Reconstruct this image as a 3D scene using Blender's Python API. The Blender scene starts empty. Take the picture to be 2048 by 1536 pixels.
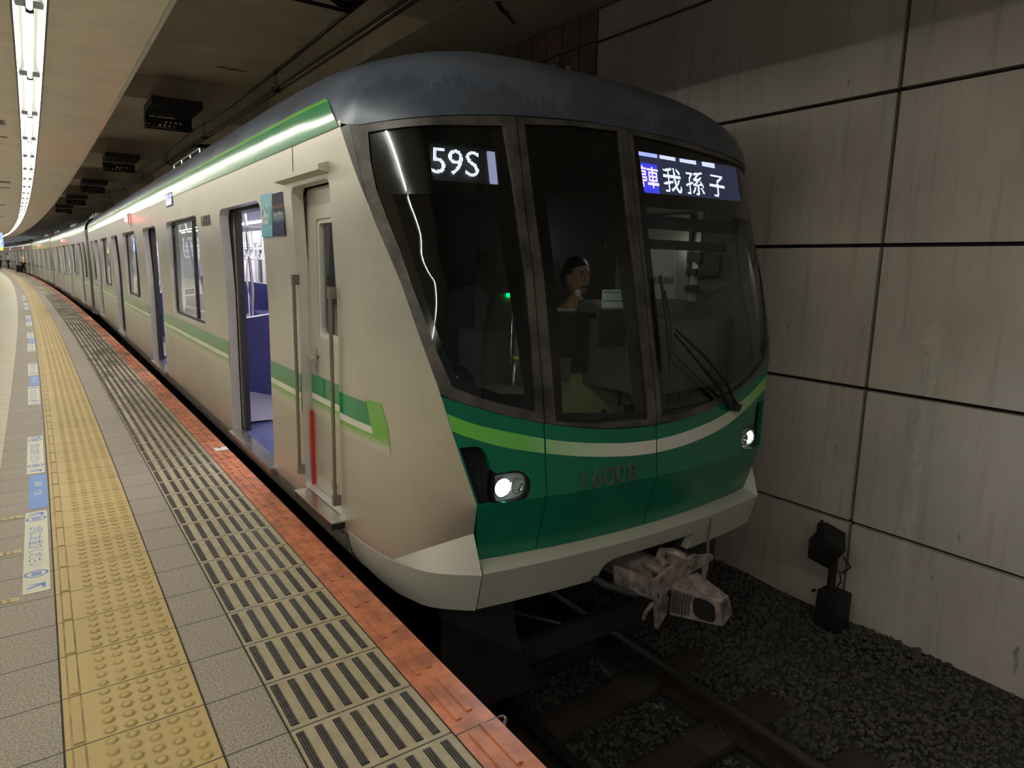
import bpy, bmesh, math, random
from mathutils import Vector, Matrix
from mathutils.geometry import delaunay_2d_cdt
from mathutils.bvhtree import BVHTree

SC = bpy.context.scene
COL = SC.collection
rnd = random.Random(7)
PI = math.pi

# ------------------------------------------------------------------ camera, world, exposure
CAM = (-1.2645, -5.3074, 1.5389)
yaw, pitch, roll, foc = 0.6153, -0.1793, 0.0172, 1333.27
cd = bpy.data.cameras.new('camera'); cam = bpy.data.objects.new('camera', cd); COL.objects.link(cam)
cd.sensor_width = 36; cd.lens = 36 * foc / 2048; cd.clip_start = 0.05; cd.clip_end = 400
fw = Vector((math.sin(yaw) * math.cos(pitch), math.cos(yaw) * math.cos(pitch), math.sin(pitch)))
rt = Vector((math.cos(yaw), -math.sin(yaw), 0)); up = rt.cross(fw)
r2 = rt * math.cos(roll) + up * math.sin(roll); u2 = up * math.cos(roll) - rt * math.sin(roll)
cam.matrix_world = Matrix(((r2.x, u2.x, -fw.x, CAM[0]), (r2.y, u2.y, -fw.y, CAM[1]), (r2.z, u2.z, -fw.z, CAM[2]), (0, 0, 0, 1)))
SC.camera = cam
w = bpy.data.worlds.new('world'); SC.world = w; w.use_nodes = True
w.node_tree.nodes['Background'].inputs[0].default_value = (0.9, 0.95, 1.0, 1)
w.node_tree.nodes['Background'].inputs[1].default_value = 0.06
SC.view_settings.view_transform = 'Standard'; SC.view_settings.look = 'None'
SC.view_settings.exposure = 0.95; SC.view_settings.gamma = 1.0; SC.view_settings.use_curve_mapping = False
TUBE = 30.0       # strength of the platform's fluorescent tubes
SC.cycles.max_bounces = 8; SC.cycles.transparent_max_bounces = 16
SC.cycles.sample_clamp_indirect = 4.0

# ------------------------------------------------------------------ helpers
def curve(y):                       # the platform bends gently to the left far away
    return 0.0 if y < 0 else -0.00043 * y * (y + 7)
def W(u, y, z=0.0): return (u + curve(y), y, z)

class MB:
    def __init__(s): s.v = []; s.f = []; s.m = []; s.uv = {}
    def add(s, vs, fs, mi=0):
        o = len(s.v); s.v += [tuple(p) for p in vs]
        for f in fs: s.f.append(tuple(i + o for i in f)); s.m.append(mi)
    def box(s, x0, x1, y0, y1, z0, z1, mi=0, fn=None):
        vs = [(x, y, z) for z in (z0, z1) for y in (y0, y1) for x in (x0, x1)]
        if fn: vs = [fn(*p) for p in vs]
        s.add(vs, [(0, 2, 3, 1), (4, 5, 7, 6), (0, 1, 5, 4), (2, 6, 7, 3), (0, 4, 6, 2), (1, 3, 7, 5)], mi)
        return s
    def obox(s, c, size, M=None, mi=0, ch=0.0):   # oriented (chamfered) box
        hx, hy, hz = [k / 2 for k in size]; c = Vector(c)
        if ch <= 0:
            vs = [Vector((x, y, z)) for z in (-hz, hz) for y in (-hy, hy) for x in (-hx, hx)]
            fs = [(0, 2, 3, 1), (4, 5, 7, 6), (0, 1, 5, 4), (2, 6, 7, 3), (0, 4, 6, 2), (1, 3, 7, 5)]
        else:
            bm = bmesh.new(); bmesh.ops.create_cube(bm, size=1, matrix=Matrix.Diagonal((size[0], size[1], size[2], 1)))
            bmesh.ops.bevel(bm, geom=list(bm.edges), offset=ch, segments=2, affect='EDGES', profile=0.5)
            bm.verts.index_update(); vs = [v.co.copy() for v in bm.verts]; fs = [tuple(v.index for v in f.verts) for f in bm.faces]; bm.free()
        if M is not None: vs = [M @ v for v in vs]
        s.add([v + c for v in vs], fs, mi); return s
    def tube(s, pts, r, n=8, mi=0, cap=True, closed=False):
        P = [Vector(p) for p in pts]; rs = r if isinstance(r, (list, tuple)) else [r] * len(P)
        rings = []; prev = None
        for i, p in enumerate(P):
            if closed: d = P[(i + 1) % len(P)] - P[i - 1]
            else: d = P[min(i + 1, len(P) - 1)] - P[max(i - 1, 0)]
            d.normalize()
            if prev is None:
                a = Vector((0, 0, 1)) if abs(d.z) < 0.9 else Vector((1, 0, 0)); e1 = d.cross(a).normalized()
            else:
                e1 = (prev - d * prev.dot(d)).normalized()
            prev = e1; e2 = d.cross(e1)
            rings.append([p + (e1 * math.cos(2 * PI * k / n) + e2 * math.sin(2 * PI * k / n)) * rs[i] for k in range(n)])
        vs = [q for R in rings for q in R]; fs = []
        m = len(P)
        for i in range(m if closed else m - 1):
            j = (i + 1) % m
            for k in range(n): fs.append((i * n + k, i * n + (k + 1) % n, j * n + (k + 1) % n, j * n + k))
        if cap and not closed: fs.append(tuple(range(n))[::-1]); fs.append(tuple((m - 1) * n + k for k in range(n)))
        s.add(vs, fs, mi); return s
    def prism(s, poly, fn, t0, t1, mi=0):   # polygon (a, b) extruded in t; fn(a, b, t) -> xyz
        n = len(poly)
        vs = [fn(a, b, t0) for a, b in poly] + [fn(a, b, t1) for a, b in poly]
        s.add(vs, [tuple(range(n))[::-1], tuple(range(n, 2 * n))] + [(i, (i + 1) % n, n + (i + 1) % n, n + i) for i in range(n)], mi); return s
    def lathe(s, prof, c, axis='z', n=24, mi=0):
        vs = []; fs = []
        for (r, h) in prof:
            for k in range(n):
                a = 2 * PI * k / n; p = (r * math.cos(a), r * math.sin(a), h)
                if axis == 'y': p = (p[0], p[2], p[1])
                if axis == 'x': p = (p[2], p[0], p[1])
                vs.append((c[0] + p[0], c[1] + p[1], c[2] + p[2]))
        for i in range(len(prof) - 1):
            for k in range(n): fs.append((i * n + k, i * n + (k + 1) % n, (i + 1) * n + (k + 1) % n, (i + 1) * n + k))
        fs.append(tuple(range(n))[::-1]); fs.append(tuple((len(prof) - 1) * n + k for k in range(n)))
        s.add(vs, fs, mi); return s
    def grid(s, rows, mi=0, flip=False):
        n = len(rows[0]); vs = [p for r in rows for p in r]; fs = []
        for i in range(len(rows) - 1):
            for k in range(n - 1):
                f = (i * n + k, i * n + k + 1, (i + 1) * n + k + 1, (i + 1) * n + k)
                fs.append(f[::-1] if flip else f)
        s.add(vs, fs, mi); return s
    def build(s, name, mats, parent=None, smooth=None, uvfn=None, recalc=False):
        me = bpy.data.meshes.new(name); me.from_pydata(s.v, [], s.f)
        mats = mats if isinstance(mats, (list, tuple)) else [mats]
        for m in mats: me.materials.append(m)
        if len(mats) > 1: me.polygons.foreach_set('material_index', s.m)
        if uvfn:
            uv = me.uv_layers.new(name='UVMap')
            for l in me.loops: uv.data[l.index].uv = uvfn(me.vertices[l.vertex_index].co)
        if recalc:
            bm = bmesh.new(); bm.from_mesh(me); bmesh.ops.remove_doubles(bm, verts=bm.verts, dist=1e-5)
            bmesh.ops.recalc_face_normals(bm, faces=bm.faces); bm.to_mesh(me); bm.free()
        if smooth:
            me.polygons.foreach_set('use_smooth', [True] * len(me.polygons)); me.set_sharp_from_angle(angle=math.radians(smooth))
        me.update()
        o = bpy.data.objects.new(name, me); COL.objects.link(o)
        if parent: o.parent = parent
        return o

def tag(o, label=None, cat=None, group=None, kind=None):
    if label: o['label'] = label
    if cat: o['category'] = cat
    if group: o['group'] = group
    if kind: o['kind'] = kind
    return o
def empty(name, loc=(0, 0, 0), label=None, cat=None, group=None):
    o = bpy.data.objects.new(name, None); COL.objects.link(o); o.location = loc; o.empty_display_size = 0.1
    return tag(o, label, cat, group)
def copy_tree(o, parent=None):
    c = o.copy(); COL.objects.link(c); c.parent = parent
    for ch in list(o.children): copy_tree(ch, c)
    return c

def inpoly(x, y, poly):
    c = False; n = len(poly)
    for i in range(n):
        x1, y1 = poly[i]; x2, y2 = poly[i - 1]
        if (y1 > y) != (y2 > y) and x < (x2 - x1) * (y - y1) / (y2 - y1) + x1: c = not c
    return c
def resample(poly, step):
    out = []
    for i in range(len(poly)):
        a, b = poly[i], poly[(i + 1) % len(poly)]; L = math.hypot(b[0] - a[0], b[1] - a[1]); n = max(1, int(round(L / step)))
        for k in range(n): out.append((a[0] + (b[0] - a[0]) * k / n, a[1] + (b[1] - a[1]) * k / n))
    return out
def rrect(a0, a1, b0, b1, r, n=4):
    out = []
    for cx, cy, s in ((a1 - r, b1 - r, 0), (a0 + r, b1 - r, 1), (a0 + r, b0 + r, 2), (a1 - r, b0 + r, 3)):
        for k in range(n + 1):
            t = (s + k / n) * PI / 2; out.append((cx + r * math.cos(t), cy + r * math.sin(t)))
    return out
def smooth_poly(pts, n=4, closed=True):   # Catmull-Rom through the points
    out = []; m = len(pts)
    for i in range(m if closed else m - 1):
        g = lambda j: pts[j % m] if closed else pts[min(max(j, 0), m - 1)]
        p0, p1, p2, p3 = g(i - 1), g(i), g(i + 1), g(i + 2)
        for k in range(n):
            t = k / n
            out.append(tuple(0.5 * (2 * b + (c - a) * t + (2 * a - 5 * b + 4 * c - d) * t * t + (3 * b - a - 3 * c + d) * t ** 3) for a, b, c, d in zip(p0, p1, p2, p3)))
    if not closed: out.append(pts[-1])
    return out
def patch(mb, outer, holes, fn, step=0.06, thick=(0, 0.01, 0), flip=False, mi=0, mi_side=None, edge_step=None, gu=None, gv=None, off=(0, 0, 0)):
    """a curved sheet with thickness: region in (a, b), fn(a, b) -> xyz"""
    es = edge_step or step
    loops = [resample(outer, es)] + [resample(h, es) for h in holes]
    pts = []; edges = []
    for L in loops:
        o = len(pts); pts += L; edges += [(o + i, o + (i + 1) % len(L)) for i in range(len(L))]
    a0 = min(p[0] for p in loops[0]); a1 = max(p[0] for p in loops[0]); b0 = min(p[1] for p in loops[0]); b1 = max(p[1] for p in loops[0])
    nb = len(pts); bset = pts[:]
    su, sv = gu or step, gv or step
    cell = {}
    k = min(su, sv) * 0.45
    for p in bset: cell.setdefault((int(p[0] / k), int(p[1] / k)), []).append(p)
    na = max(1, int((a1 - a0) / su)); nbb = max(1, int((b1 - b0) / sv))
    for i in range(1, na):
        for j in range(1, nbb):
            a = a0 + (a1 - a0) * i / na; b = b0 + (b1 - b0) * j / nbb
            if not inpoly(a, b, loops[0]) or any(inpoly(a, b, h) for h in loops[1:]): continue
            ci, cj = int(a / k), int(b / k)
            if any((ci + di, cj + dj) in cell for di in (-1, 0, 1) for dj in (-1, 0, 1)): continue
            pts.append((a, b))
    vo, eo, fo, _, _, _ = delaunay_2d_cdt([Vector(p) for p in pts], edges, [], 0, 1e-6)
    tris = []
    for f in fo:
        cx = sum(vo[i][0] for i in f) / len(f); cy = sum(vo[i][1] for i in f) / len(f)
        if inpoly(cx, cy, loops[0]) and not any(inpoly(cx, cy, h) for h in loops[1:]):
            A = sum(vo[f[i]][0] * vo[f[(i + 1) % len(f)]][1] - vo[f[(i + 1) % len(f)]][0] * vo[f[i]][1] for i in range(len(f)))
            f = list(f)
            if (A < 0) != flip: f = f[::-1]
            tris.append(tuple(f))
    front = [Vector(fn(v[0], v[1])) + Vector(off) for v in vo]
    n = len(front); th = Vector(thick)
    mb.add(front + [p + th for p in front], [], mi)
    o = len(mb.v) - 2 * n
    ec = {}
    for f in tris:
        mb.f.append(tuple(i + o for i in f)); mb.m.append(mi)
        mb.f.append(tuple(i + o + n for i in f[::-1])); mb.m.append(mi)
        for i in range(len(f)):
            e = (f[i], f[(i + 1) % len(f)]); ec[e] = 1
    ms = mi if mi_side is None else mi_side
    for (a, b) in list(ec):
        if (b, a) not in ec: mb.f.append((b + o, a + o, a + o + n, b + o + n)); mb.m.append(ms)
    return mb

# ------------------------------------------------------------------ materials
class NT:
    def __init__(s, name):
        s.mat = bpy.data.materials.new(name); s.mat.use_nodes = True; s.t = s.mat.node_tree; s.n = s.t.nodes; s.l = s.t.links
        s.b = s.n['Principled BSDF']; s.out = s.n['Material Output']
    def node(s, typ, **kw):
        n = s.n.new(typ)
        for k, v in kw.items(): setattr(n, k, v)
        return n
    def set(s, inp, v):
        if isinstance(v, bpy.types.NodeSocket): s.l.new(v, inp)
        elif v is not None: inp.default_value = v
    def math(s, op, a, b=None, c=None, clamp=False):
        n = s.node('ShaderNodeMath', operation=op, use_clamp=clamp); s.set(n.inputs[0], a)
        if b is not None: s.set(n.inputs[1], b)
        if c is not None: s.set(n.inputs[2], c)
        return n.outputs[0]
    def mix(s, f, a, b, mode='MIX'):
        n = s.node('ShaderNodeMix', data_type='RGBA', blend_type=mode); s.set(n.inputs[0], f)
        s.set(n.inputs[6], a if isinstance(a, bpy.types.NodeSocket) else (*a[:3], 1)); s.set(n.inputs[7], b if isinstance(b, bpy.types.NodeSocket) else (*b[:3], 1))
        return n.outputs[2]
    def ramp(s, f, stops):
        n = s.node('ShaderNodeValToRGB'); s.set(n.inputs[0], f); cr = n.color_ramp
        while len(cr.elements) < len(stops): cr.elements.new(0.5)
        for e, (p, c) in zip(cr.elements, stops): e.position = p; e.color = (c, c, c, 1) if not isinstance(c, tuple) else (*c[:3], 1)
        return n.outputs[0]
    def coord(s, kind='Object'): return s.node('ShaderNodeTexCoord').outputs[kind]
    def scale(s, v, sc):
        n = s.node('ShaderNodeMapping'); s.l.new(v, n.inputs[0]); n.inputs['Scale'].default_value = sc; return n.outputs[0]
    def noise(s, v, sc, detail=4, rough=0.55):
        n = s.node('ShaderNodeTexNoise'); s.set(n.inputs['Vector'], v); n.inputs['Scale'].default_value = sc; n.inputs['Detail'].default_value = detail; n.inputs['Roughness'].default_value = rough
        return n.outputs['Fac']
    def sep(s, v):
        n = s.node('ShaderNodeSeparateXYZ'); s.l.new(v, n.inputs[0]); return n.outputs
    def bump(s, h, strength=0.3, dist=0.01):
        n = s.node('ShaderNodeBump'); s.set(n.inputs['Height'], h); n.inputs['Strength'].default_value = strength; n.inputs['Distance'].default_value = dist
        s.l.new(n.outputs[0], s.b.inputs['Normal']); return n.outputs[0]
    def joint(s, x, period, width, offset=0.0):      # 1 on grid lines
        a = s.math('ADD', x, -offset); a = s.math('DIVIDE', a, period); a = s.math('FRACT', a); a = s.math('SUBTRACT', a, 0.5); a = s.math('ABSOLUTE', a)
        return s.math('GREATER_THAN', a, 0.5 - width / period / 2)
    def fin(s, col=None, rough=None, metal=None, spec=None, emit=None, es=None, coat=None):
        if col is not None: s.set(s.b.inputs['Base Color'], (*col[:3], 1) if isinstance(col, tuple) else col)
        if rough is not None: s.set(s.b.inputs['Roughness'], rough)
        if metal is not None: s.set(s.b.inputs['Metallic'], metal)
        if spec is not None: s.set(s.b.inputs['Specular IOR Level'], spec)
        if coat is not None: s.b.inputs['Coat Weight'].default_value = coat; s.b.inputs['Coat Roughness'].default_value = 0.08
        if emit is not None: s.set(s.b.inputs['Emission Color'], (*emit[:3], 1) if isinstance(emit, tuple) else emit); s.b.inputs['Emission Strength'].default_value = es
        return s.mat

def lin(r, g, b):
    f = lambda c: (c / 255 / 12.92) if c <= 10 else ((c / 255 + 0.055) / 1.055) ** 2.4
    return (f(r), f(g), f(b))
def plain(name, col, rough=0.5, metal=0.0, var=0.12, sc=6.0, bump=0.0, coat=None, spec=None):
    t = NT(name); c = t.coord(); n = t.noise(c, sc)
    dark = tuple(k * (1 - var) for k in col); light = tuple(min(1, k * (1 + var)) for k in col)
    m = t.mix(t.ramp(n, [(0.3, 0.0), (0.7, 1.0)]), dark, light)
    if bump: t.bump(n, bump)
    return t.fin(m, rough, metal, spec=spec, coat=coat)
def glow(name, col, strength):
    t = NT(name); e = t.node('ShaderNodeEmission'); e.inputs[0].default_value = (*col, 1); e.inputs[1].default_value = strength
    t.l.new(e.outputs[0], t.out.inputs[0]); return t.mat
def glass(name, tint=(0.9, 0.95, 0.93), ior=1.5, rough=0.0):
    t = NT(name); tr = t.node('ShaderNodeBsdfTransparent'); tr.inputs[0].default_value = (*tint, 1)
    gl = t.node('ShaderNodeBsdfGlossy'); gl.inputs['Roughness'].default_value = rough; gl.inputs[0].default_value = (1, 1, 1, 1)
    ge = t.node('ShaderNodeNewGeometry'); vm = t.node('ShaderNodeVectorMath', operation='DOT_PRODUCT'); t.l.new(ge.outputs['Normal'], vm.inputs[0]); t.l.new(ge.outputs['Incoming'], vm.inputs[1])
    k = t.math('SUBTRACT', 1.0, t.math('ABSOLUTE', vm.outputs['Value'])); f0 = ((ior - 1) / (ior + 1)) ** 2
    fr = t.math('MULTIPLY_ADD', t.math('POWER', k, 5.0), (1 - f0) * .7, f0, clamp=True)
    mx = t.node('ShaderNodeMixShader'); t.l.new(fr, mx.inputs[0]); t.l.new(tr.outputs[0], mx.inputs[1]); t.l.new(gl.outputs[0], mx.inputs[2])
    t.l.new(mx.outputs[0], t.out.inputs[0]); return t.mat

def body_mat(name, col, rough=0.34, metal=0.55):
    t = NT(name); c = t.coord(); n1 = t.noise(t.scale(c, (0.6, 0.6, 0.6)), 2.5, 5); n2 = t.noise(t.scale(c, (2, 25, 0.8)), 2, 3)
    n3 = t.noise(c, 45, 2)
    m = t.mix(t.ramp(n1, [(0.35, 0.0), (0.65, 1.0)]), tuple(k * 0.88 for k in col), col)
    m = t.mix(t.math('MULTIPLY', t.ramp(n2, [(0.62, 0.0), (0.8, 1.0)]), 0.30), m, tuple(a * b for a, b in zip(col, (0.72, 0.62, 0.5))))
    m = t.mix(t.math('MULTIPLY', t.ramp(n3, [(0.70, 0.0), (0.74, 1.0)]), 0.15), m, (0.1, 0.08, 0.06))
    t.set(t.b.inputs['Roughness'], t.math('MULTIPLY_ADD', n1, 0.12, rough - 0.06)); t.bump(t.noise(t.scale(c, (0.3, 1, 0.3)), 3, 2), 0.05, 0.02)
    return t.fin(m, None, metal)
M = {}
M['body'] = body_mat('warm_silver_body', (0.60, 0.575, 0.49))
M['facet'] = body_mat('painted_silver', (0.62, 0.61, 0.53), 0.42, 0.2)
M['jamb'] = plain('door_jamb_silver', (0.62, 0.60, 0.58), 0.35, 0.3, 0.05)
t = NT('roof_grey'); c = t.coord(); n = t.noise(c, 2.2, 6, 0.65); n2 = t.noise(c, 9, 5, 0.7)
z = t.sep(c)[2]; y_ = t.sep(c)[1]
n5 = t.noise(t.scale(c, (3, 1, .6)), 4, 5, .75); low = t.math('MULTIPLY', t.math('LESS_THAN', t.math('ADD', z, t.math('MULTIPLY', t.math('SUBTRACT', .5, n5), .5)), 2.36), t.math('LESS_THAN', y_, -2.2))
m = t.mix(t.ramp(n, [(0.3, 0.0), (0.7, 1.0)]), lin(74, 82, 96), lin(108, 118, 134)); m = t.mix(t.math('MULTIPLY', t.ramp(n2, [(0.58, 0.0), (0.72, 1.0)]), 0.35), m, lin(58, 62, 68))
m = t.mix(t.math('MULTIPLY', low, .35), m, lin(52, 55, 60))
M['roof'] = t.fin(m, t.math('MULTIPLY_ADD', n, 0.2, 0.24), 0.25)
M['green'] = plain('front_green', lin(15, 120, 90), 0.22, 0.1, 0.1, 3)
M['side_green'] = plain('stripe_green', lin(32, 138, 84), 0.13, 0.0, 0.06, 3)
M['light_green'] = plain('light_green', lin(112, 180, 78), 0.25, 0.0, 0.06, 4)
M['stripe_white'] = plain('stripe_white', lin(222, 222, 210), 0.25, 0.0, 0.05, 4)
t = NT('front_band'); x = t.sep(t.coord())[0]
m = t.ramp(t.math('DIVIDE', x, 2.82), [(0.10, lin(110, 205, 80)), (0.20, lin(118, 200, 95)), (0.30, lin(185, 215, 175)), (0.42, lin(222, 224, 212)), (0.62, lin(222, 224, 212)), (0.74, lin(205, 218, 190)), (0.84, lin(150, 205, 110)), (0.95, lin(110, 200, 75))])
M['band'] = t.fin(m, 0.25)
t = NT('fading_light_green'); z = t.sep(t.coord())[2]; n = t.noise(t.coord(), 150, 1)
f = t.math('GREATER_THAN', t.ramp(z, [(0.615, 0.0), (0.715, 1.0)]), t.math('MULTIPLY_ADD', n, 1.5, -0.25))
m = t.mix(f, (0.60, 0.575, 0.49), lin(128, 188, 92)); M['fade'] = t.fin(m, 0.32, 0.3)
M['black'] = plain('black_plastic', (0.012, 0.012, 0.013), 0.45, 0, 0.2)
M['gloss_black'] = plain('gloss_black_mask', (0.004, 0.004, 0.005), 0.12, 0, 0.1)
t = NT('worn_window_frame'); c = t.coord(); n = t.noise(c, 6, 6, 0.7)
m = t.mix(t.ramp(n, [(0.35, 0.0), (0.75, 1.0)]), lin(52, 50, 49), lin(112, 107, 100)); M['frame'] = t.fin(m, 0.38, 0.3)
M['pillar'] = plain('corner_pillar_black', lin(34, 32, 33), 0.3, 0, 0.2)
M['rubber'] = plain('door_rubber', (0.012, 0.012, 0.014), 0.5)
M['steel'] = plain('stainless_steel', (0.62, 0.60, 0.57), 0.25, 0.9, 0.08)
M['dark_steel'] = plain('dark_handrail_steel', (0.30, 0.28, 0.25), 0.3, 0.8, 0.1)
M['under'] = plain('underframe_black', (0.018, 0.017, 0.017), 0.7, 0.1, 0.4, 10, 0.2)
t = NT('coupler_steel'); c = t.coord(); n = t.noise(c, 14, 6, 0.7); n2 = t.noise(c, 5, 3)
m = t.mix(t.ramp(n, [(0.35, 0.0), (0.65, 1.0)]), lin(95, 86, 84), lin(175, 160, 155)); m = t.mix(t.ramp(n2, [(0.62, 0.0), (0.72, 1.0)]), m, lin(150, 112, 50)); t.bump(n, 0.3)
M['coupler'] = t.fin(m, 0.5, 0.3)
M['glass'] = glass('window_glass'); M['dark_glass'] = glass('windscreen_glass', (0.80, 0.86, 0.84), 1.45)
M['white_in'] = plain('interior_white', (0.74, 0.71, 0.76), 0.4, 0, 0.03)
M['blue'] = plain('seat_blue', lin(36, 37, 92), 0.5, 0, 0.1)
M['blue_floor'] = plain('floor_blue', lin(72, 78, 125), 0.35, 0, 0.25, 12)
M['cab'] = plain('cab_grey', lin(96, 100, 90), 0.6)
M['cab_dark'] = plain('cab_dark', lin(44, 47, 46), 0.5)
M['cab_cream'] = plain('cab_cream', lin(180, 180, 130), 0.6)
M['led_white'] = glow('led_white', (0.72, 0.78, 1.0), 1.5)
M['led_pink'] = glow('led_pink', (1.0, 0.72, 0.82), 1.1)
M['led_blue'] = glow('led_blue', (0.05, 0.06, 1.0), 0.8)
M['panel_glow'] = glow('display_backing', (0.13, 0.14, 0.28), 0.13)
M['tube'] = glow('fluorescent_tube', (1.0, 0.965, 0.85), TUBE)
M['red'] = glow('red_lamp', (1.0, 0.02, 0.04), 40)
M['head'] = glow('headlight_glow', (0.93, 0.95, 1.0), 60)

# ------------------------------------------------------------------ shape of the train's nose (train frame: x 0..2.82 across, y along, z up from the platform)
CX = 1.41
ZK = [.10, .42, .78, .95, 1.2, 1.46, 1.63, 1.8, 2.16, 2.35]
KXL = [.37, .318, .217, .171, .110, .060, .022, -.012, -.03, -.035]
KYC = [-2.73, -2.797, -2.73, -2.706, -2.625, -2.52, -2.43, -2.345, -2.19, -2.11]
KYM = [-2.835, -2.915, -2.875, -2.84, -2.785, -2.73, -2.69, -2.65, -2.57, -2.525]
KAA = [1, 1, 1, .97, .7, .45, .40, .38, .32, .3]
def ip(z, K):
    if z <= ZK[1]: return K[0] + (K[1] - K[0]) * max(0, (z - ZK[0]) / (ZK[1] - ZK[0]))
    z = min(z, ZK[-1]); n = len(ZK); i = 1
    while i < n - 2 and z > ZK[i + 1]: i += 1
    h = ZK[i + 1] - ZK[i]; t = (z - ZK[i]) / h
    def sl(j):
        if j <= 1: return (K[2] - K[1]) / (ZK[2] - ZK[1])
        if j >= n - 1: return (K[-1] - K[-2]) / (ZK[-1] - ZK[-2])
        return (K[j + 1] - K[j - 1]) / (ZK[j + 1] - ZK[j - 1])
    return (2*t**3-3*t*t+1)*K[i] + (t**3-2*t*t+t)*sl(i)*h + (-2*t**3+3*t*t)*K[i+1] + (t**3-t*t)*sl(i+1)*h
def F(x, z):
    xl = ip(z, KXL); t = abs(x - CX) / (CX - xl); a = ip(z, KAA); wv = a * t * t + (1 - a) * t ** 8
    if t > 1: wv = 1 + (t - 1) * 3
    ym = ip(z, KYM); return ym + (ip(z, KYC) - ym) * wv
def ztop(x):
    t = (x - CX) / 1.41; return 2.283 - (.125 if t < 0 else .085) * t * t
def sidex(z):
    t = min(1, max(0, (z - 1.2) / .8)); return -.03 * t * t * (3 - 2 * t)
def sx(y, z):
    b = sidex(z)
    if y < -1.7:
        s = (-1.7 - y) / (-1.7 - ip(z, KYC)); b += (ip(z, KXL) - b) * min(s, 1.0) ** 4.5
    return b
FS = lambda x, z: (x, F(x, z), z)
LS = lambda y, z: (sx(y, z), y, z)                 # left (platform) side
RS = lambda y, z: (2 * CX - sx(y, z), y, z)        # right (wall) side

# ------------------------------------------------------------------ first car
LEAD_LABEL = 'leading metro car of the silver train, green front numbered 16008 with headlights lit'
car = empty('train_car', (0, 0, 0), LEAD_LABEL, 'train', 'metro cars of the train at the platform')
car.rotation_euler = (0, math.radians(0.5), 0)
def part(mb, name, mat, parent=None, smooth=None, **k):
    return mb.build(name, mat, parent or car, smooth, **k)
DOORS = [0.02, 4.84, 9.66, 14.48]
Y_END = 17.15
def wedge(z): return max(0.0, .115 * (z - 1.8) / .36)
zs_up = [.42, .6, .78, .95, 1.1, 1.25, 1.4, 1.55, 1.7, 1.8, 1.9, 2.0, 2.1, 2.165]
outer = [(Y_END, .06), (Y_END, 2.27), (-1.2, 2.27), (-1.45, 2.263), (-1.7, 2.242), (-1.97, 2.204), (-1.97, .06)]
def door_hole(c): return [(c - .62, .08), (c + .62, .08)] + [(c + .62 - .09 + .09 * math.cos(t), 1.835 + .09 * math.sin(t)) for t in (0, .5, 1.05, 1.57)] + [(c - .62 + .09 - .09 * math.cos(t), 1.835 + .09 * math.sin(t)) for t in (1.57, 1.05, .5, 0)]
WINS = [(1.58, 3.38), (6.42, 8.2), (11.24, 13.02)]
WZ0, WZ1 = .90, 1.93
crew = rrect(-1.90, -1.27, .13, 1.95, .05)
def side_panels(fn, flip, th, parent, crew_hole=True, ll=''):
    holes = [door_hole(c) for c in DOORS] + [rrect(a, b, WZ0, WZ1, .07) for a, b in WINS] + [rrect(15.5, 16.4, WZ0, WZ1, .06)]
    if crew_hole: holes.append(crew)
    mb = MB(); patch(mb, outer, holes, fn, step=.12, gu=.45, gv=.1, edge_step=.3, thick=th, flip=flip, mi=0, mi_side=1)
    return mb
for side, (fn, fl, sg) in {'l': (LS, True, 1), 'r': (RS, False, -1)}.items():
    part(side_panels(fn, fl, (sg * .07, 0, 0), car), 'body_side', [M['body'], M['jamb']], smooth=30)
# black corner pillars beside the windscreen
for fn, fl, sg in ((LS, True, 1), (RS, False, -1)):
    mb = MB(); patch(mb, [(ip(z, KYC) + wedge(z), z) for z in (1.8, 1.9, 2.0, 2.1, 2.165)] + [(ip(z, KYC), z) for z in (2.165, 2.1, 2.0, 1.9)], [], fn, .05, (sg * .03, 0, 0), fl, off=(-.001 * sg, 0, 0))
    part(mb, 'corner_pillar', M['pillar'], smooth=40)
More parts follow.
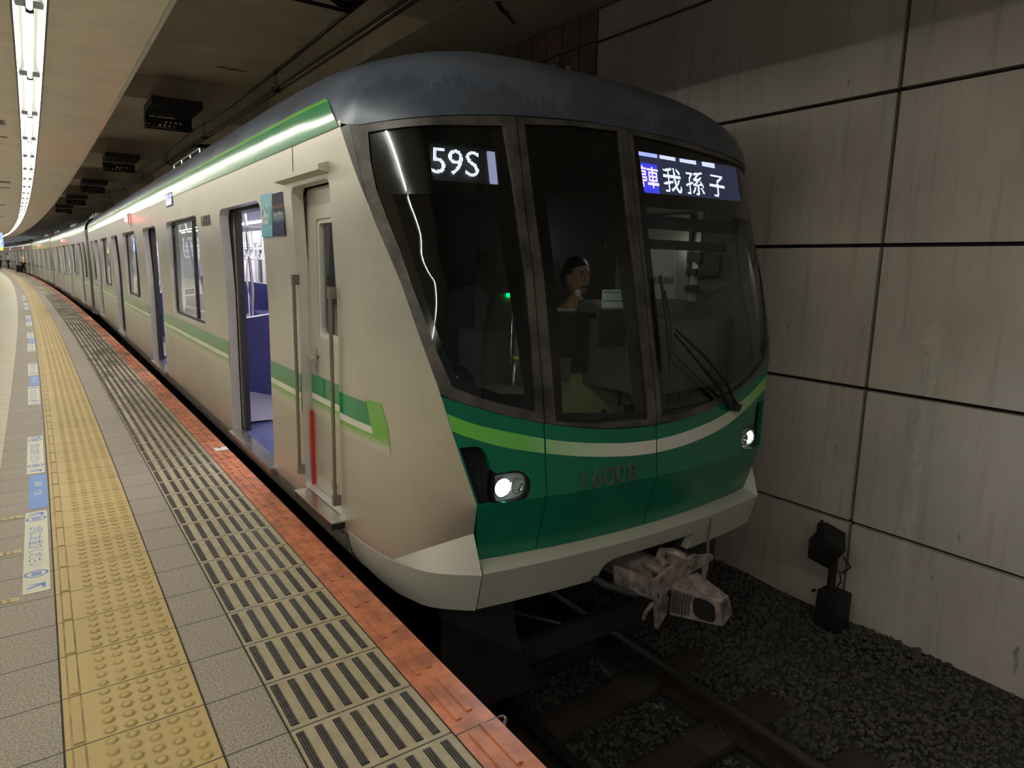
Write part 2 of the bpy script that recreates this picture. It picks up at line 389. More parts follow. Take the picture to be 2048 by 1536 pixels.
# lower nose: undercut, facet and bumper corners
RP = [(-1.97, 0.0), (-2.25, .012), (-2.45, .045), (-2.65, .125), (-2.745, .22), (-2.825, .335)]
def plan(y):
    for (y0, x0), (y1, x1) in zip(RP[:-1], RP[1:]):
        if y >= y1: return x0 + (x1 - x0) * (y0 - y) / (y0 - y1)
    return RP[-1][1]
def splan(y): return sum(plan(min(-1.97, max(-2.825, y + d))) for d in (-.03, 0, .03)) / 3 if -2.80 < y else plan(y)
N = 30
for mir in (0, 1):
    mx = (lambda x: 2 * CX - x) if mir else (lambda x: x)
    fold = []; crease = []; ridge = []; low1 = []; low2 = []; low3 = []
    for i in range(N + 1):
        u = i / N; yf = -1.97 + (-2.797 + 1.97) * u; fold.append((mx(sx(yf, .42)), yf, .42))
        yr = -1.97 + (-2.825 + 1.97) * u; xr = splan(yr); ridge.append((mx(xr), yr, .08))
        if u < .56: crease.append((mx(xr + .0015), yr, .083))
        else:
            k = (u - .56) / .44; y0 = -1.97 - .855 * .56
            crease.append((mx(splan(y0) + (.327 - splan(y0)) * (k ** 1.35)), y0 + (-2.756 - y0) * k, .083 + (.269 - .083) * k))
        low1.append((mx(xr + .012 * (1 - u)), yr + .017 * u, .02)); low2.append((mx(xr + .030 * (1 - u)), yr + .036 * u, -.05)); low3.append((mx(xr + .075 * (1 - u * u)), yr + .055 * u, -.125))
    rows = []
    for z in (.42, .5, .6, .7, .8, .9, 1.0, 1.1, 1.2, 1.3, 1.4, 1.5, 1.6, 1.7, 1.8, 1.9, 2.0, 2.1, 2.165, 2.185, 2.2):
        zz = min(z, 2.165); ye = ip(zz, KYC) + wedge(zz); rows.append([(mx(sx(-1.969 + (ye + 1.969) * i / N, zz)), -1.969 + (ye + 1.969) * i / N, z) for i in range(N + 1)])
    rows = [[tuple(a + (b - a) * k for a, b in zip(p, q)) for p, q in zip(crease, fold)] for k in (0, .33, .66)] + rows
    mb = MB(); mb.grid(rows, flip=not mir)
    part(mb, 'nose_side', M['body'], smooth=12)
    mb = MB(); mb.grid([ridge, crease], flip=not mir); B_ = crease[-1]; G_ = (mx(.372), -2.728, .113)
    mb.add([B_, G_, ridge[-1]], [(0, 1, 2) if not mir else (0, 2, 1)])
    part(mb, 'bumper_facet', M['facet'], smooth=20)
    mb = MB(); mb.grid([low3, low2, low1, ridge], flip=not mir); r_ = ridge[-1]
    part(mb, 'bumper_corner', M['facet'], smooth=30)
    # side sill behind the nose
    mb = MB(); rows = []
    for x, z in ((.075, -.13), (.03, -.06), (.010, .02), (0.0, .06)): rows.append([(mx(x), y, z) for y in (Y_END, 12, 8, 4, 2, 0, -1.0, -1.965)])
    mb.grid(rows, flip=not mir); part(mb, 'side_sill', M['body'], smooth=40)
# bumper
def yr_(x): t = (x - CX) / 1.075; return -2.912 + .085 * t * t
mb = MB(); n = 40; xs_ = [.372 + (2.448 - .372) * i / n for i in range(n + 1)]; xr2 = [.343 + (2.477 - .343) * i / n for i in range(n + 1)]
mb.grid([[(a, yr_(a), .085) for a in xr2], [(a, F(a, .115) + .01, .117) for a in xs_]])
part(mb, 'bumper_ledge', M['facet'], smooth=30)
cut = [(1.03, -.25), (1.045, -.16), (1.085, -.055), (1.19, -.01), (1.70, -.008), (1.73, -.03), (1.715, -.25)]
mb = MB(); patch(mb, [(.345, -.118), (1.05, -.118), (1.075, -.05), (1.10, -.025), (1.14, -.01), (1.28, -.006), (1.79, -.012), (1.812, -.03), (1.80, -.06), (1.785, -.118), (2.475, -.118), (2.475, .085), (.345, .085)], [], lambda x, z: (x, yr_(x) + (.085 - z) * .27, z), .06, (0, .05, 0))
part(mb, 'bumper', M['facet'], smooth=30)

# green front, in three panels
ZT = lambda x: .700 + .245 * (abs(x - CX) / 1.24) ** 2.1
def green_poly(x0, x1):
    n = 12; top = [(x0 + (x1 - x0) * i / n, ZT(x0 + (x1 - x0) * i / n)) for i in range(n + 1)]
    if x0 < .4: top = [(x, z) for x, z in top if x > ip(z, KXL) + .02]; left = [(ip(z, KXL), z) for z in (.115, .25, .42, .55, .7, .82, .942)]
    else: left = [(x0, .115)]
    if x1 > 2.4: top = [(x, z) for x, z in top if x < 2 * CX - ip(z, KXL) - .02]; right = [(2 * CX - ip(z, KXL), z) for z in (.942, .82, .7, .55, .42, .25, .115)]
    else: right = [(x1, .115)]
    return left + top + right
DL, DR = .681, 1.403
HEADP = [(.243, .703), (.328, .700), (.360, .684), (.385, .635), (.400, .580), (.431, .564), (.518, .567), (.560, .553), (.592, .515), (.592, .468), (.570, .430), (.531, .413), (.424, .410), (.315, .412)]
HEADL = [(ip(z, KXL) + .010, z) for z in (.4225, .50, .60, .70)] + smooth_poly(HEADP[1:], 3, False)[:-1] + [(.36, .4225)]; HEADL = [(x, max(z, .4225)) for x, z in HEADL]; HEADL = [p for i, p in enumerate(HEADL) if math.hypot(p[0] - HEADL[i - 1][0], p[1] - HEADL[i - 1][1]) > .004][::-1]
HEADR = [(2 * CX - x, z) for x, z in HEADL][::-1]
for nm, x0, x1, holes in (('front_panel', .1, DL - .004, [HEADL]), ('emergency_door_panel', DL + .004, DR - .004, []), ('front_panel', DR + .004, 2.72, [HEADR])):
    poly = green_poly(x0, x1)
    for zone in ((.1, .42), (.42, 1.2)):       # split on the fold so that its crease is crisp
        pp = []
        for i in range(len(poly)):
            a, b = poly[i - 1], poly[i]; ia, ib = zone[0] <= a[1] <= zone[1], zone[0] <= b[1] <= zone[1]
            if ia != ib:
                zc = zone[1] if max(a[1], b[1]) > zone[1] else zone[0]; k = (zc - a[1]) / (b[1] - a[1]); pp.append((a[0] + (b[0] - a[0]) * k, zc))
            if ib: pp.append(b)
        pq = [p for i, p in enumerate(pp) if math.hypot(p[0] - pp[i - 1][0], p[1] - pp[i - 1][1]) > 1e-4]
        hs = []
        for h in holes:
            if zone[1] > .5: hs = [[(x, max(z, .4215)) for x, z in h if z > .40]]
        mb = MB(); patch(mb, pq, hs, FS, .05, (0, .03, 0)); part(mb, nm, M['green'], smooth=30)
def band_z(x, K):
    K = sorted(K)
    for (a, za), (b, zb) in zip(K[:-1], K[1:]):
        if x <= b: k = (x - a) / (b - a); return za + (zb - za) * k
    return K[-1][1]
BT = [(.19, .864), (.358, .793), (.68, .706), (.855, .671), (1.013, .649), (1.2, .63), (1.41, .622), (1.65, .634), (1.994, .675), (2.255, .738), (2.439, .796), (2.63, .864)]
BB = [(.21, .778), (.437, .693), (.677, .635), (.904, .594), (1.123, .567), (1.26, .556), (1.41, .551), (1.652, .560), (1.992, .602), (2.253, .666), (2.437, .722), (2.61, .782)]
BTs = smooth_poly(BT, 3, False); BBs = smooth_poly(BB, 3, False)
for x0, x1 in ((.1, DL - .005), (DL + .005, DR - .005), (DR + .005, 2.75)):
    xs = [x0 + (x1 - x0) * i / 14 for i in range(15)]
    tp = [(x, band_z(x, BTs)) for x in xs]; bt = [(x, band_z(x, BBs)) for x in xs]
    if x0 < .3: tp = [(ip(.862, KXL) + .002, .862)] + [p for p in tp if p[0] > .21]; bt = [(ip(.779, KXL) + .002, .779)] + [p for p in bt if p[0] > .235]
    if x1 > 2.5: tp = [p for p in tp if p[0] < 2.60] + [(2 * CX - ip(.862, KXL) - .002, .862)]; bt = [p for p in bt if p[0] < 2.58] + [(2 * CX - ip(.779, KXL) - .002, .779)]
    mb = MB(); patch(mb, bt + tp[::-1], [], FS, .05, (0, .002, 0), off=(0, -.0025, 0)); part(mb, 'front_stripe', M['band'], smooth=30)
# dark gap behind the seams
for xs in (DL, DR):
    mb = MB(); patch(mb, [(xs - .02, .12), (xs + .02, .12), (xs + .02, .77), (xs - .02, .77)], [], FS, .06, (0, .01, 0), off=(0, .022, 0)); part(mb, 'door_seam', M['black'])
# headlights
t = NT('lamp_grille'); c = t.coord(); s3 = t.sep(c)
a = t.math('SINE', t.math('MULTIPLY', t.math('ADD', s3[0], s3[2]), 420)); b = t.math('SINE', t.math('MULTIPLY', t.math('SUBTRACT', s3[0], s3[2]), 420)); h = t.math('MULTIPLY', a, b)
t.bump(h, .8, .004); M['grille'] = t.fin(t.mix(t.ramp(h, [(.0, 0.), (1., 1.)]), (.006, .006, .008), (.05, .05, .06)), .35)
t = NT('reflector'); M['reflector'] = t.fin((.75, .76, .8), .15, .95); M['bowl'] = NT('lamp_bowl').fin((.8, .81, .85), .4)
for mir in (0, 1):
    mx = (lambda x: 2 * CX - x) if mir else (lambda x: x)
    HL = HEADR if mir else HEADL
    rec = MB(); patch(rec, HL, [], FS, .04, (0, .01, 0), off=(0, .035, 0)); hl = part(rec, 'headlight', M['grille'], smooth=30)
    lens = [(mx(.415 + .0), .430), (mx(.53), .430), (mx(.568), .447), (mx(.583), .49), (mx(.565), .54), (mx(.52), .556), (mx(.435), .556), (mx(.412), .54)]
    if mir: lens = lens[::-1]
    rim = [(mx(x_), z_) for x_, z_ in [(.40, .4215), (.53, .4215), (.578, .438), (.595, .49), (.575, .55), (.52, .569), (.43, .569), (.398, .55)]]
    if mir: rim = rim[::-1]
    mb = MB(); patch(mb, smooth_poly(rim, 3), [smooth_poly(lens, 3)], FS, .03, (0, .034, 0), off=(0, .001, 0)); mb.build('lamp_rim', M['gloss_black'], hl, 30)
    mb = MB()
    for cx_, r_ in ((.455, .046), (.53, .036)):
        x_ = mx(cx_); y_ = F(x_, .49)
        mb.lathe([(.001, y_ + .048 - y_), (r_ * .6, .040), (r_, .012), (r_ + .003, .012), (r_ + .003, .05)], (x_, y_ - .005, .49), 'y', 20)
    mb.build('lamp_reflector', M['reflector'], hl, 40)
    mb = MB(); patch(mb, smooth_poly(lens, 3), [], FS, .03, (0, .003, 0), off=(0, .030, 0)); mb.build('lamp_bowl', M['bowl'], hl, 30)
    mb = MB(); x_ = mx(.452)
    for k in range(7):
        a_ = k * PI / 3; rr = 0 if k == 6 else .02
        mb.lathe([(.001, 0), (.0065, .001), (.0065, .006)], (x_ + rr * math.cos(a_), F(x_, .49) + .008, .49 + rr * math.sin(a_)), 'y', 10)
    mb.build('lamp_led', M['head'], hl)
    mb = MB(); patch(mb, smooth_poly(lens, 3), [], FS, .04, (0, .002, 0), off=(0, .001, 0)); mb.build('lamp_glass', M['glass'], hl, 30)
    sp = bpy.data.lights.new('headlight_beam', 'SPOT'); sp.energy = 8; sp.spot_size = 2.4; sp.spot_blend = .9; sp.shadow_soft_size = .03; sp.color = (.93, .95, 1)
    so = bpy.data.objects.new('headlight_beam', sp); COL.objects.link(so); so.parent = car; so.location = (mx(.452), F(mx(.452), .49) - .03, .49); so.rotation_euler = (math.radians(86), 0, PI)

# car number on the front, raised dark digits
def digit_strokes(d, w_, h_):
    c_ = .28 * w_
    ring = lambda x0, x1, y0, y1: [(x0 + c_, y0), (x1 - c_, y0), (x1, y0 + c_), (x1, y1 - c_), (x1 - c_, y1), (x0 + c_, y1), (x0, y1 - c_), (x0, y0 + c_), (x0 + c_, y0)]
    if d == '1': return [[(w_ * .5, 0), (w_ * .5, h_)]]
    if d == '0': return [ring(0, w_, 0, h_)]
    if d == '8': return [ring(.03 * w_, .97 * w_, h_ * .52, h_), ring(0, w_, 0, h_ * .52)]
    if d == '6': return [ring(0, w_, 0, h_ * .55), [(w_ * .75, h_), (.15 * w_, h_ * .55), (0, h_ * .35)]]
    return []
def number(fn, x0, z0, w_, h_, pitch, wd, dep, mat, parent, name='car_number'):
    mb = MB()
    for i, d in enumerate('16008'):
        for st in digit_strokes(d, w_, h_):
            for (a, b), (c_, d_) in zip(st[:-1], st[1:]):
                L = math.hypot(c_ - a, d_ - b); ux, uy = (c_ - a) / L, (d_ - b) / L; nx, ny = -uy * wd / 2, ux * wd / 2; ex, ey = ux * wd * .4, uy * wd * .4
                q = [(a - ex + nx, b - ey + ny), (a - ex - nx, b - ey - ny), (c_ + ex - nx, d_ + ey - ny), (c_ + ex + nx, d_ + ey + ny)]
                mb.prism([(x0 + i * pitch + p[0], z0 + p[1]) for p in q], lambda p0, p1, t_: fn(p0, p1, t_), dep, 0.0)
    return mb.build(name, mat, parent)
M['digit'] = plain('digit_grey', lin(84, 90, 88), .4)
number(lambda x, z, t_: (x, F(x, z) - t_, z), .872, .434, .046, .082, .080, .0105, .010, M['digit'], car)
number(lambda x, z, t_: (sidex(z) - t_, 1.37 - x, z), 0.0, 1.82, .048, .080, .082, .0085, .005, M['digit'], car, 'side_number')

# windscreen frames, masks and glass
def off_shell(z0, z1, mir=0, n=10):
    zz = [z0 + (z1 - z0) * i / n for i in range(n + 1)]; return [((2 * CX - ip(z, KXL)) if mir else ip(z, KXL), z) for z in zz]
glL = smooth_poly([(.020, 2.122), (.15, 2.145), (.287, 2.162), (.46, 2.176), (.604, 2.192)], 2, False) + [(.628, 1.911), (.642, 1.501), (.646, 1.129), (.636, .84)] + smooth_poly([(.60, .852), (.451, .893), (.33, .935), (.225, .984)], 2, False) + [(.178, 1.12), (.138, 1.272), (.104, 1.415), (.072, 1.602), (.042, 1.735), (.020, 1.859), (.014, 1.99)]
frL = off_shell(.95, 2.162) + [(.1, ztop(.1) - .004), (.271, ztop(.271) - .004), (.45, ztop(.45) - .004), (DL - .004, ztop(.678) - .004), (DL - .004, 1.5), (DL - .004, .787)] + [(x, ZT(x) + .002) for x in (.6, .5, .4, .3, .22)]
glR = [(2 * CX - x if i not in () else x, z) for i, (x, z) in enumerate(glL)]
glR = [(2.80, 2.175), (2.67, 2.195), (2.45, 2.210), (2.1, 2.228), (1.8, 2.243), (1.44, 2.252), (1.432, 1.474), (1.443, .742), (1.6, .748), (1.786, .763), (2.0, .787), (2.169, .815), (2.40, .88), (2.594, .982), (2.642, 1.12), (2.682, 1.272), (2.716, 1.415), (2.748, 1.602), (2.778, 1.735), (2.800, 1.859), (2.806, 1.99)]
frR = off_shell(.95, 2.19, 1) + [(2.70, ztop(2.70) - .004), (2.4, ztop(2.4) - .004), (2.0, ztop(2.0) - .004), (1.7, ztop(1.7) - .004), (DR + .004, ztop(1.41) - .006), (DR + .006, 1.5), (DR + .004, .706)] + [(x, ZT(x) + .002) for x in (1.6, 1.8, 2.0, 2.2, 2.4, 2.5, 2.58)]
glD = [(.722, 2.212), (1.0, 2.242), (1.335, 2.256), (1.345, 1.473), (1.343, .740), (1.0, .752), (.742, .785), (.740, 1.467)]
frD = [(DL + .004, ztop(.69) - .006), (1.0, ztop(1.) - .006), (1.2, ztop(1.2) - .006), (DR - .004, ztop(1.41) - .006), (DR - .002, 1.5), (DR - .004, .706), (1.2, .712), (1.0, .728), (.85, .752), (DL + .004, .788), (DL + .004, 1.5)]
disL = rrect(.243, .560, 1.910, 2.090, .008, 2); disR = [(1.488, 2.171), (1.9, 2.173), (2.321, 2.188), (2.52, 2.19), (2.50, 1.985), (2.375, 1.971), (1.94, 1.96), (1.503, 1.948)]
clL = [(.08, 1.84), (.525, 1.865), (.54, 1.535), (.57, 1.254), (.595, .925), (.46, .935), (.26, 1.02), (.215, 1.13), (.175, 1.28), (.145, 1.42), (.115, 1.6)]
clD = [(.815, 1.877), (1.234, 1.89), (1.25, 1.4), (1.263, .78), (.796, .82), (.82, 1.4)]
clR = [(1.50, 1.87), (2.0, 1.88), (2.70, 1.86), (2.70, 1.6), (2.665, 1.415), (2.635, 1.272), (2.59, 1.12), (2.54, 1.02), (2.38, .925), (2.169, .855), (1.8, .805), (1.50, .79)]
def shell_glass(poly, name, parent):       # one smooth curved sheet with the exact normals of the shell
    mb = MB(); patch(mb, poly, [], FS, .04, (0, .003, 0), off=(0, .004, 0)); n = len(mb.v) // 2
    mb.f = [f for f in mb.f if max(f) < n]; mb.m = [0] * len(mb.f); mb.v = mb.v[:n]; o = mb.build(name, M['dark_glass'], parent, 90); e = .004; nn = []
    for x, y, z in mb.v: v = Vector(((F(x + e, z) - F(x - e, z)) / (2 * e), -1, (F(x, z + e) - F(x, z - e)) / (2 * e))).normalized(); nn.append(v)
    o.data.normals_split_custom_set_from_vertices(nn); return o
for nm, fr, gl, dis, cl in (('windscreen', frL, glL, disL, clL), ('emergency_door_window', frD, glD, None, clD), ('windscreen', frR, glR, disR, clR)):
    mb = MB(); patch(mb, fr, [gl], FS, .05, (0, .05, 0), off=(0, -.006, 0)); fo = part(mb, nm + '_frame', M['frame'], smooth=30)
    shell_glass(gl, nm + '_glass', fo)
    mb = MB(); patch(mb, [(CX_ + (x - CX_) * 1.01, z) for CX_ in [sum(p[0] for p in gl) / len(gl)] for x, z in gl], [h for h in (dis, cl) if h], FS, .06, (0, .004, 0), off=(0, .012, 0)); mb.build('black_border', M['gloss_black'], fo, 30)

# lit route displays: letters made of dots
def text_mesh(s, size=1.0, spacing=1.0):
    cu = bpy.data.curves.new('t', 'FONT'); cu.body = s; cu.size = size; cu.space_character = spacing; cu.resolution_u = 3
    o = bpy.data.objects.new('t', cu); COL.objects.link(o); bpy.context.view_layer.update()
    me = bpy.data.meshes.new_from_object(o.evaluated_get(bpy.context.evaluated_depsgraph_get()))
    vs = [v.co.copy() for v in me.vertices]; fs = [tuple(p.vertices) for p in me.polygons]
    bpy.data.objects.remove(o); bpy.data.meshes.remove(me); bpy.data.curves.remove(cu)
    return vs, fs
def norm_text(s, w_, h_, spacing=1.0):
    vs, fs = text_mesh(s, 1.0, spacing)
    x0 = min(v.x for v in vs); x1 = max(v.x for v in vs); y0 = min(v.y for v in vs); y1 = max(v.y for v in vs)
    return [((v.x - x0) / (x1 - x0) * w_, (v.y - y0) / (y1 - y0) * h_) for v in vs], fs
def flat_text(mb, s, w_, h_, fn, spacing=1.0, mi=0):
    vs, fs = norm_text(s, w_, h_, spacing); mb.add([fn(a, b) for a, b in vs], fs, mi); return mb
def led_text(mb, s, w_, h_, pitch, fn, spacing=1.0, mi=0, fill=.82, grow=0.0):
    vs, fs = norm_text(s, w_, h_, spacing); bv = BVHTree.FromPolygons([Vector((a, b, 0)) for a, b in vs], fs)
    ny = max(1, int(round(h_ / pitch))); nx = max(1, int(round(w_ / pitch))); px, py = w_ / nx, h_ / ny
    for i in range(nx):
        for j in range(ny):
            a, b = (i + .5) * px, (j + .5) * py; hit = False
            for da, db in ((0, 0), (grow, 0), (-grow, 0), (0, grow), (0, -grow)):
                if bv.ray_cast(Vector((a + da * px, b + db * py, 1)), Vector((0, 0, -1)))[0] is not None: hit = True; break
                if grow == 0: break
            if hit:
                q = fill / 2; mb.add([fn(a - q * px, b - q * py), fn(a + q * px, b - q * py), fn(a + q * px, b + q * py), fn(a - q * px, b + q * py)], [(0, 1, 2, 3)], mi)
    return mb
DIS = lambda d: (lambda x, z: (x, F(x, z) + d, z))
mb = MB(); patch(mb, rrect(.20, .60, 1.89, 2.12, .01, 2), [], FS, .06, (0, .01, 0), off=(0, .05, 0)); dl = part(mb, 'number_display', M['cab_dark'], smooth=30)
mb = MB(); f0 = lambda a, b: (.250 + a, F(.250 + a, 1.955) + .035, 1.946 + b + (a * -.02))
led_text(mb, '5', .064, .114, .0046, f0, fill=.72); led_text(mb, '9', .070, .114, .0046, lambda a, b: f0(a + .075, b), fill=.72); led_text(mb, 'S', .068, .114, .0046, lambda a, b: f0(a + .157, b), fill=.72)
mb.build('display_digits', M['led_white'], dl)
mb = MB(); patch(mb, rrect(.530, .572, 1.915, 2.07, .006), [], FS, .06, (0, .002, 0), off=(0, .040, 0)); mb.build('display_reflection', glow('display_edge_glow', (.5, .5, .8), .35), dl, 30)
mb = MB(); patch(mb, [(1.47, 1.92), (2.64, 1.955), (2.64, 2.24), (1.47, 2.20)], [], FS, .06, (0, .01, 0), off=(0, .060, 0)); dr = part(mb, 'destination_display', M['panel_glow'], smooth=30)
def fd(x0, z0): return lambda a, b: (x0 + a, F(x0 + a, z0 + b) + .048, z0 + b + (x0 + a - 1.5) * .006)
mb = MB(); led_text(mb, '我', .160, .140, .0058, fd(1.715, 1.974), grow=.25, fill=.75); led_text(mb, '孫', .180, .140, .0058, fd(1.920, 1.976), grow=.25, fill=.75); led_text(mb, '子', .175, .132, .0058, fd(2.160, 1.984), grow=.25, fill=.75)
led_text(mb, 'ABIKO', .18, .052, .0058, fd(1.885, 1.908), grow=.25)
mb.build('display_letters', M['led_white'], dr)
mb = MB(); zb = lambda a, b: (1.47 + a, F(1.47 + a, 1.95 + b) + .052, 1.945 + b)
for j in range(26): mb.add([zb(0, j * .0068), zb(.205, j * .0068), zb(.205, j * .0068 + .0046), zb(0, j * .0068 + .0046)], [(0, 1, 2, 3)])
mb.build('display_blue_field', M['led_blue'], dr)
mb = MB(); led_text(mb, '停', .088, .12, .0055, fd(1.487, 1.985), grow=.3); led_text(mb, '車', .095, .12, .0055, fd(1.578, 1.983), grow=.3); mb.build('display_small_letters', M['led_pink'], dr)
mb = MB()
for a_, b_, mi_ in ((1.47, 1.68, 0), (1.70, 1.84, 1), (1.88, 2.04, 1), (2.10, 2.24, 1)):
    f_ = fd(0, 2.158); mb.add([f_(a_, 0), f_(b_, 0), f_(b_, .035), f_(a_, .035)], [(0, 1, 2, 3)], mi_)
mb.build('display_upper_row', [glow('upper_blue', (.25, .27, 1), 1.2), glow('upper_white', (.6, .62, .9), .8)], dr)

# wiper on the right windscreen
mb = MB(); g_ = lambda x, z, d=.05: (x, F(x, z) - d, z)
b0 = g_(2.13, .735, .03); b1 = g_(1.545, 1.215, .07)
mb.tube([b0, g_(1.95, .90, .08), g_(1.75, 1.06, .09), b1], [.012, .009, .008, .006], 6)
mb.tube([g_(2.09, .715, .03), g_(1.88, .88, .07), g_(1.70, 1.03, .08), g_(1.535, 1.19, .07)], [.017, .013, .008, .006], 6)
mb.lathe([(.001, -.05), (.026, -.05), (.03, .03), (.001, .03)], (2.11, F(2.11, .73) - .01, .725), 'y', 12)
wp = part(mb, 'wiper', M['black'], smooth=40)
mb = MB(); mb.tube([g_(1.513, 1.50, .03), g_(1.528, 1.25, .03), g_(1.515, .98, .03)], .009, 6); mb.tube([g_(1.517, 1.42, .045), g_(1.530, 1.25, .06), g_(1.517, 1.05, .045)], .006, 6); mb.build('wiper_blade', M['black'], wp, 40)
mb = MB(); mb.tube([g_(2.12, .745, .04), g_(2.19, .745, .045)], .007, 8); mb.tube([g_(2.19, .74, .04), g_(2.185, .71, .03), g_(2.15, .69, .03), g_(2.11, .70, .03)], .004, 6); mb.build('washer_hose', M['steel'], wp, 40)

# roof
def roof_rows(per, Cs, ns, zcs, nr=14):
    rows = []
    for k in range(nr + 1):
        r = 1 - (k / nr) ** 1.7; row = []
        for (x, y, z), C_, n_, zc in zip(per, Cs, ns, zcs):
            row.append((C_[0] + (x - C_[0]) * r, C_[1] + (y - C_[1]) * r, z + (zc - z) * math.sqrt(max(0, 1 - r ** n_))))
        rows.append(row)
    return rows
per = []; Cs = []; ns = []; zcs = []
for y in [Y_END, 12, 8, 5, 2, 0.5, -.3, -.8, -1.2]: per.append((-.03, y, 2.27)); Cs.append((CX, y)); ns.append(2.5); zcs.append(2.85 if y > -.5 else 2.85 - .03 * (-.5 - y) / .7)
for i in range(1, 11):
    k = i / 10; y = -1.2 - .97 * k; per.append((-.03, y, 2.27 - .105 * k ** 2)); Cs.append((CX, -1.2 - .15 * k)); ns.append(2.5 - .35 * k); zcs.append(2.82 - .05 * k)
m_ = 48
for i in range(1, m_ + 1):
    q = i / m_; x = CX - (CX + .03) * math.cos(PI * q) if False else -.03 + (2.88) * (q ** 1.25 if q < .5 else 1 - (1 - q) ** 1.25) ; z = ztop(x); per.append((x, F(x, z) - .012, z)); e = 1 - abs(2 * q - 1); Cs.append((CX, -1.35)); ns.append(2.15 - .15 * e); zcs.append(2.77)
for i in range(10, -1, -1):
    k = i / 10; y = -1.2 - .97 * k
    if i < 10: per.append((2.85, y, 2.27 - .105 * k ** 2)); Cs.append((CX, -1.2 - .15 * k)); ns.append(2.5 - .35 * k); zcs.append(2.82 - .05 * k)
for y in [-.8, -.3, .5, 2, 5, 8, 12, Y_END]: per.append((2.85, y, 2.27)); Cs.append((CX, y)); ns.append(2.5); zcs.append(2.85 if y > -.5 else 2.85 - .03 * (-.5 - y) / .7)
mb = MB(); mb.grid(roof_rows(per, Cs, ns, zcs))
mb.grid([[(CX + (x - CX) * .985, y + (.03 if y < -2 else 0), z - .012) for x, y, z in per], per])
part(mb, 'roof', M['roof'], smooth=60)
# cantrail colours: green, white and light green stripes wrapped over the edge of the roof
def cant(y, z, o=.004):
    ze = 2.27 if y > -1.2 else 2.27 - .105 * ((-1.2 - y) / .97) ** 2; zc = 2.85 if y > -.5 else (2.85 - .03 * (-.5 - y) / .7 if y > -1.2 else 2.82 - .05 * (-1.2 - y) / .97)
    n_ = 2.5 if y > -1.2 else 2.5 - .35 * (-1.2 - y) / .97
    if z <= ze: return (sidex(z) - o, y, z)
    f_ = (z - ze) / (zc - ze); r = (1 - f_ * f_) ** (1 / n_); return (CX + (-.03 - CX) * r - o * .8, y, z + o * .5)
def cant_strip(z0, z1, yf0, yf1, mat, name, fn=cant, y_end=Y_END, parent=None, n=5, ys=None):
    mb = MB(); rows = []
    for j in range(n + 1):
        z = z0 + (z1 - z0) * j / n; yf = yf0 + (yf1 - yf0) * j / n
        yy = [y_end, (y_end + yf) * .6, (y_end + yf) * .4, 2 if y_end > 3 else (y_end + yf) * .3, 0 if y_end > 3 else (y_end + yf) * .2, yf + .5, yf + .2, yf]
        rows.append([fn(y, z) for y in yy])
    mb.grid(rows, flip=False); return part(mb, name, mat, parent, smooth=60)
cant_strip(2.172, 2.325, -2.055, -1.87, M['side_green'], 'roof_edge_stripe')
cant_strip(2.325, 2.345, -1.86, -1.82, M['light_green'], 'roof_edge_trim', n=2)
# green stripe under the windows
def side_decal(y0, y1, z0, z1, mat, name, x=None, parent=None, o=.003):
    fx = (lambda z: sidex(z)) if x is None else (lambda z: x)
    mb = MB(); mb.add([(fx(z) - o, y, z) for y, z in ((y0, z0), (y0, z1), (y1, z1), (y1, z0))], [(0, 1, 2, 3)]); return part(mb, name, mat, parent)
segs = [(-1.265, -.605)] + [(DOORS[i] + .625, DOORS[i + 1] - .625) for i in range(3)] + [(DOORS[3] + .625, Y_END)]
for y0, y1 in segs:
    side_decal(y0, y1, .732, .846, M['side_green'], 'side_stripe'); side_decal(y0, y1, .695, .732, M['stripe_white'], 'side_stripe_edge'); side_decal(y0, y1, .60, .695, M['fade'], 'side_stripe_fade')
def nose_decal(poly, mat, name):
    mb = MB(); patch(mb, poly, [], LS, .08, (.002, 0, 0), True, off=(-.003, 0, 0)); part(mb, name, mat, smooth=40)
nose_decal([(-1.905, .846), (-1.905, .732), (-2.285, .732), (-2.235, .846)], M['side_green'], 'side_stripe')
nose_decal([(-1.905, .732), (-1.905, .697), (-2.30, .697), (-2.285, .732)], M['stripe_white'], 'side_stripe_edge')
nose_decal([(-1.905, .697), (-1.905, .63), (-2.435, .62), (-2.42, .75), (-2.375, .862), (-2.235, .862), (-2.285, .732), (-2.30, .697)], M['fade'], 'side_stripe_fade')
# vertical body seam
for bx in ((-.033, -.028, -1.325, -1.320, 1.98, 2.2), (-.003, .0, -1.974, -1.970, -.04, .10)): mb = MB(); mb.box(*bx); part(mb, 'panel_seam', M['dark_steel'])

# ---------- doors, windows, crew door of the platform side
def stile_leaf(mb, y0, y1, x0, x1):
    mb.box(x0, x1, y0, y1, .09, 1.93)
def door_set(parent, c, near=True):
    # leaves slid open into the pockets: only their black rubber edges and thin silver stiles show
    for sg in (1, -1):
        e = .62 * sg; mb = MB(); mb.box(.085, .115, c + e - .045 * sg, c + e + .55 * sg, .09, 1.92); d = mb.build('door_leaf', M['jamb'], parent)
        mb = MB(); mb.box(.080, .122, c + e - .115 * sg, c + e - .045 * sg, .09, 1.90); mb.build('door_rubber', M['rubber'], d)
    mb = MB(); mb.box(-.035, .0, c - .64, c + .64, .035, .075); mb.box(0, .14, c - .62, c + .62, .055, .082); mb.build('door_sill', M['steel'], parent)
    mb = MB(); mb.box(.07, .16, c - .62, c + .62, 1.905, 1.95); mb.build('door_header', M['black'], parent)
for c in DOORS: door_set(car, c)
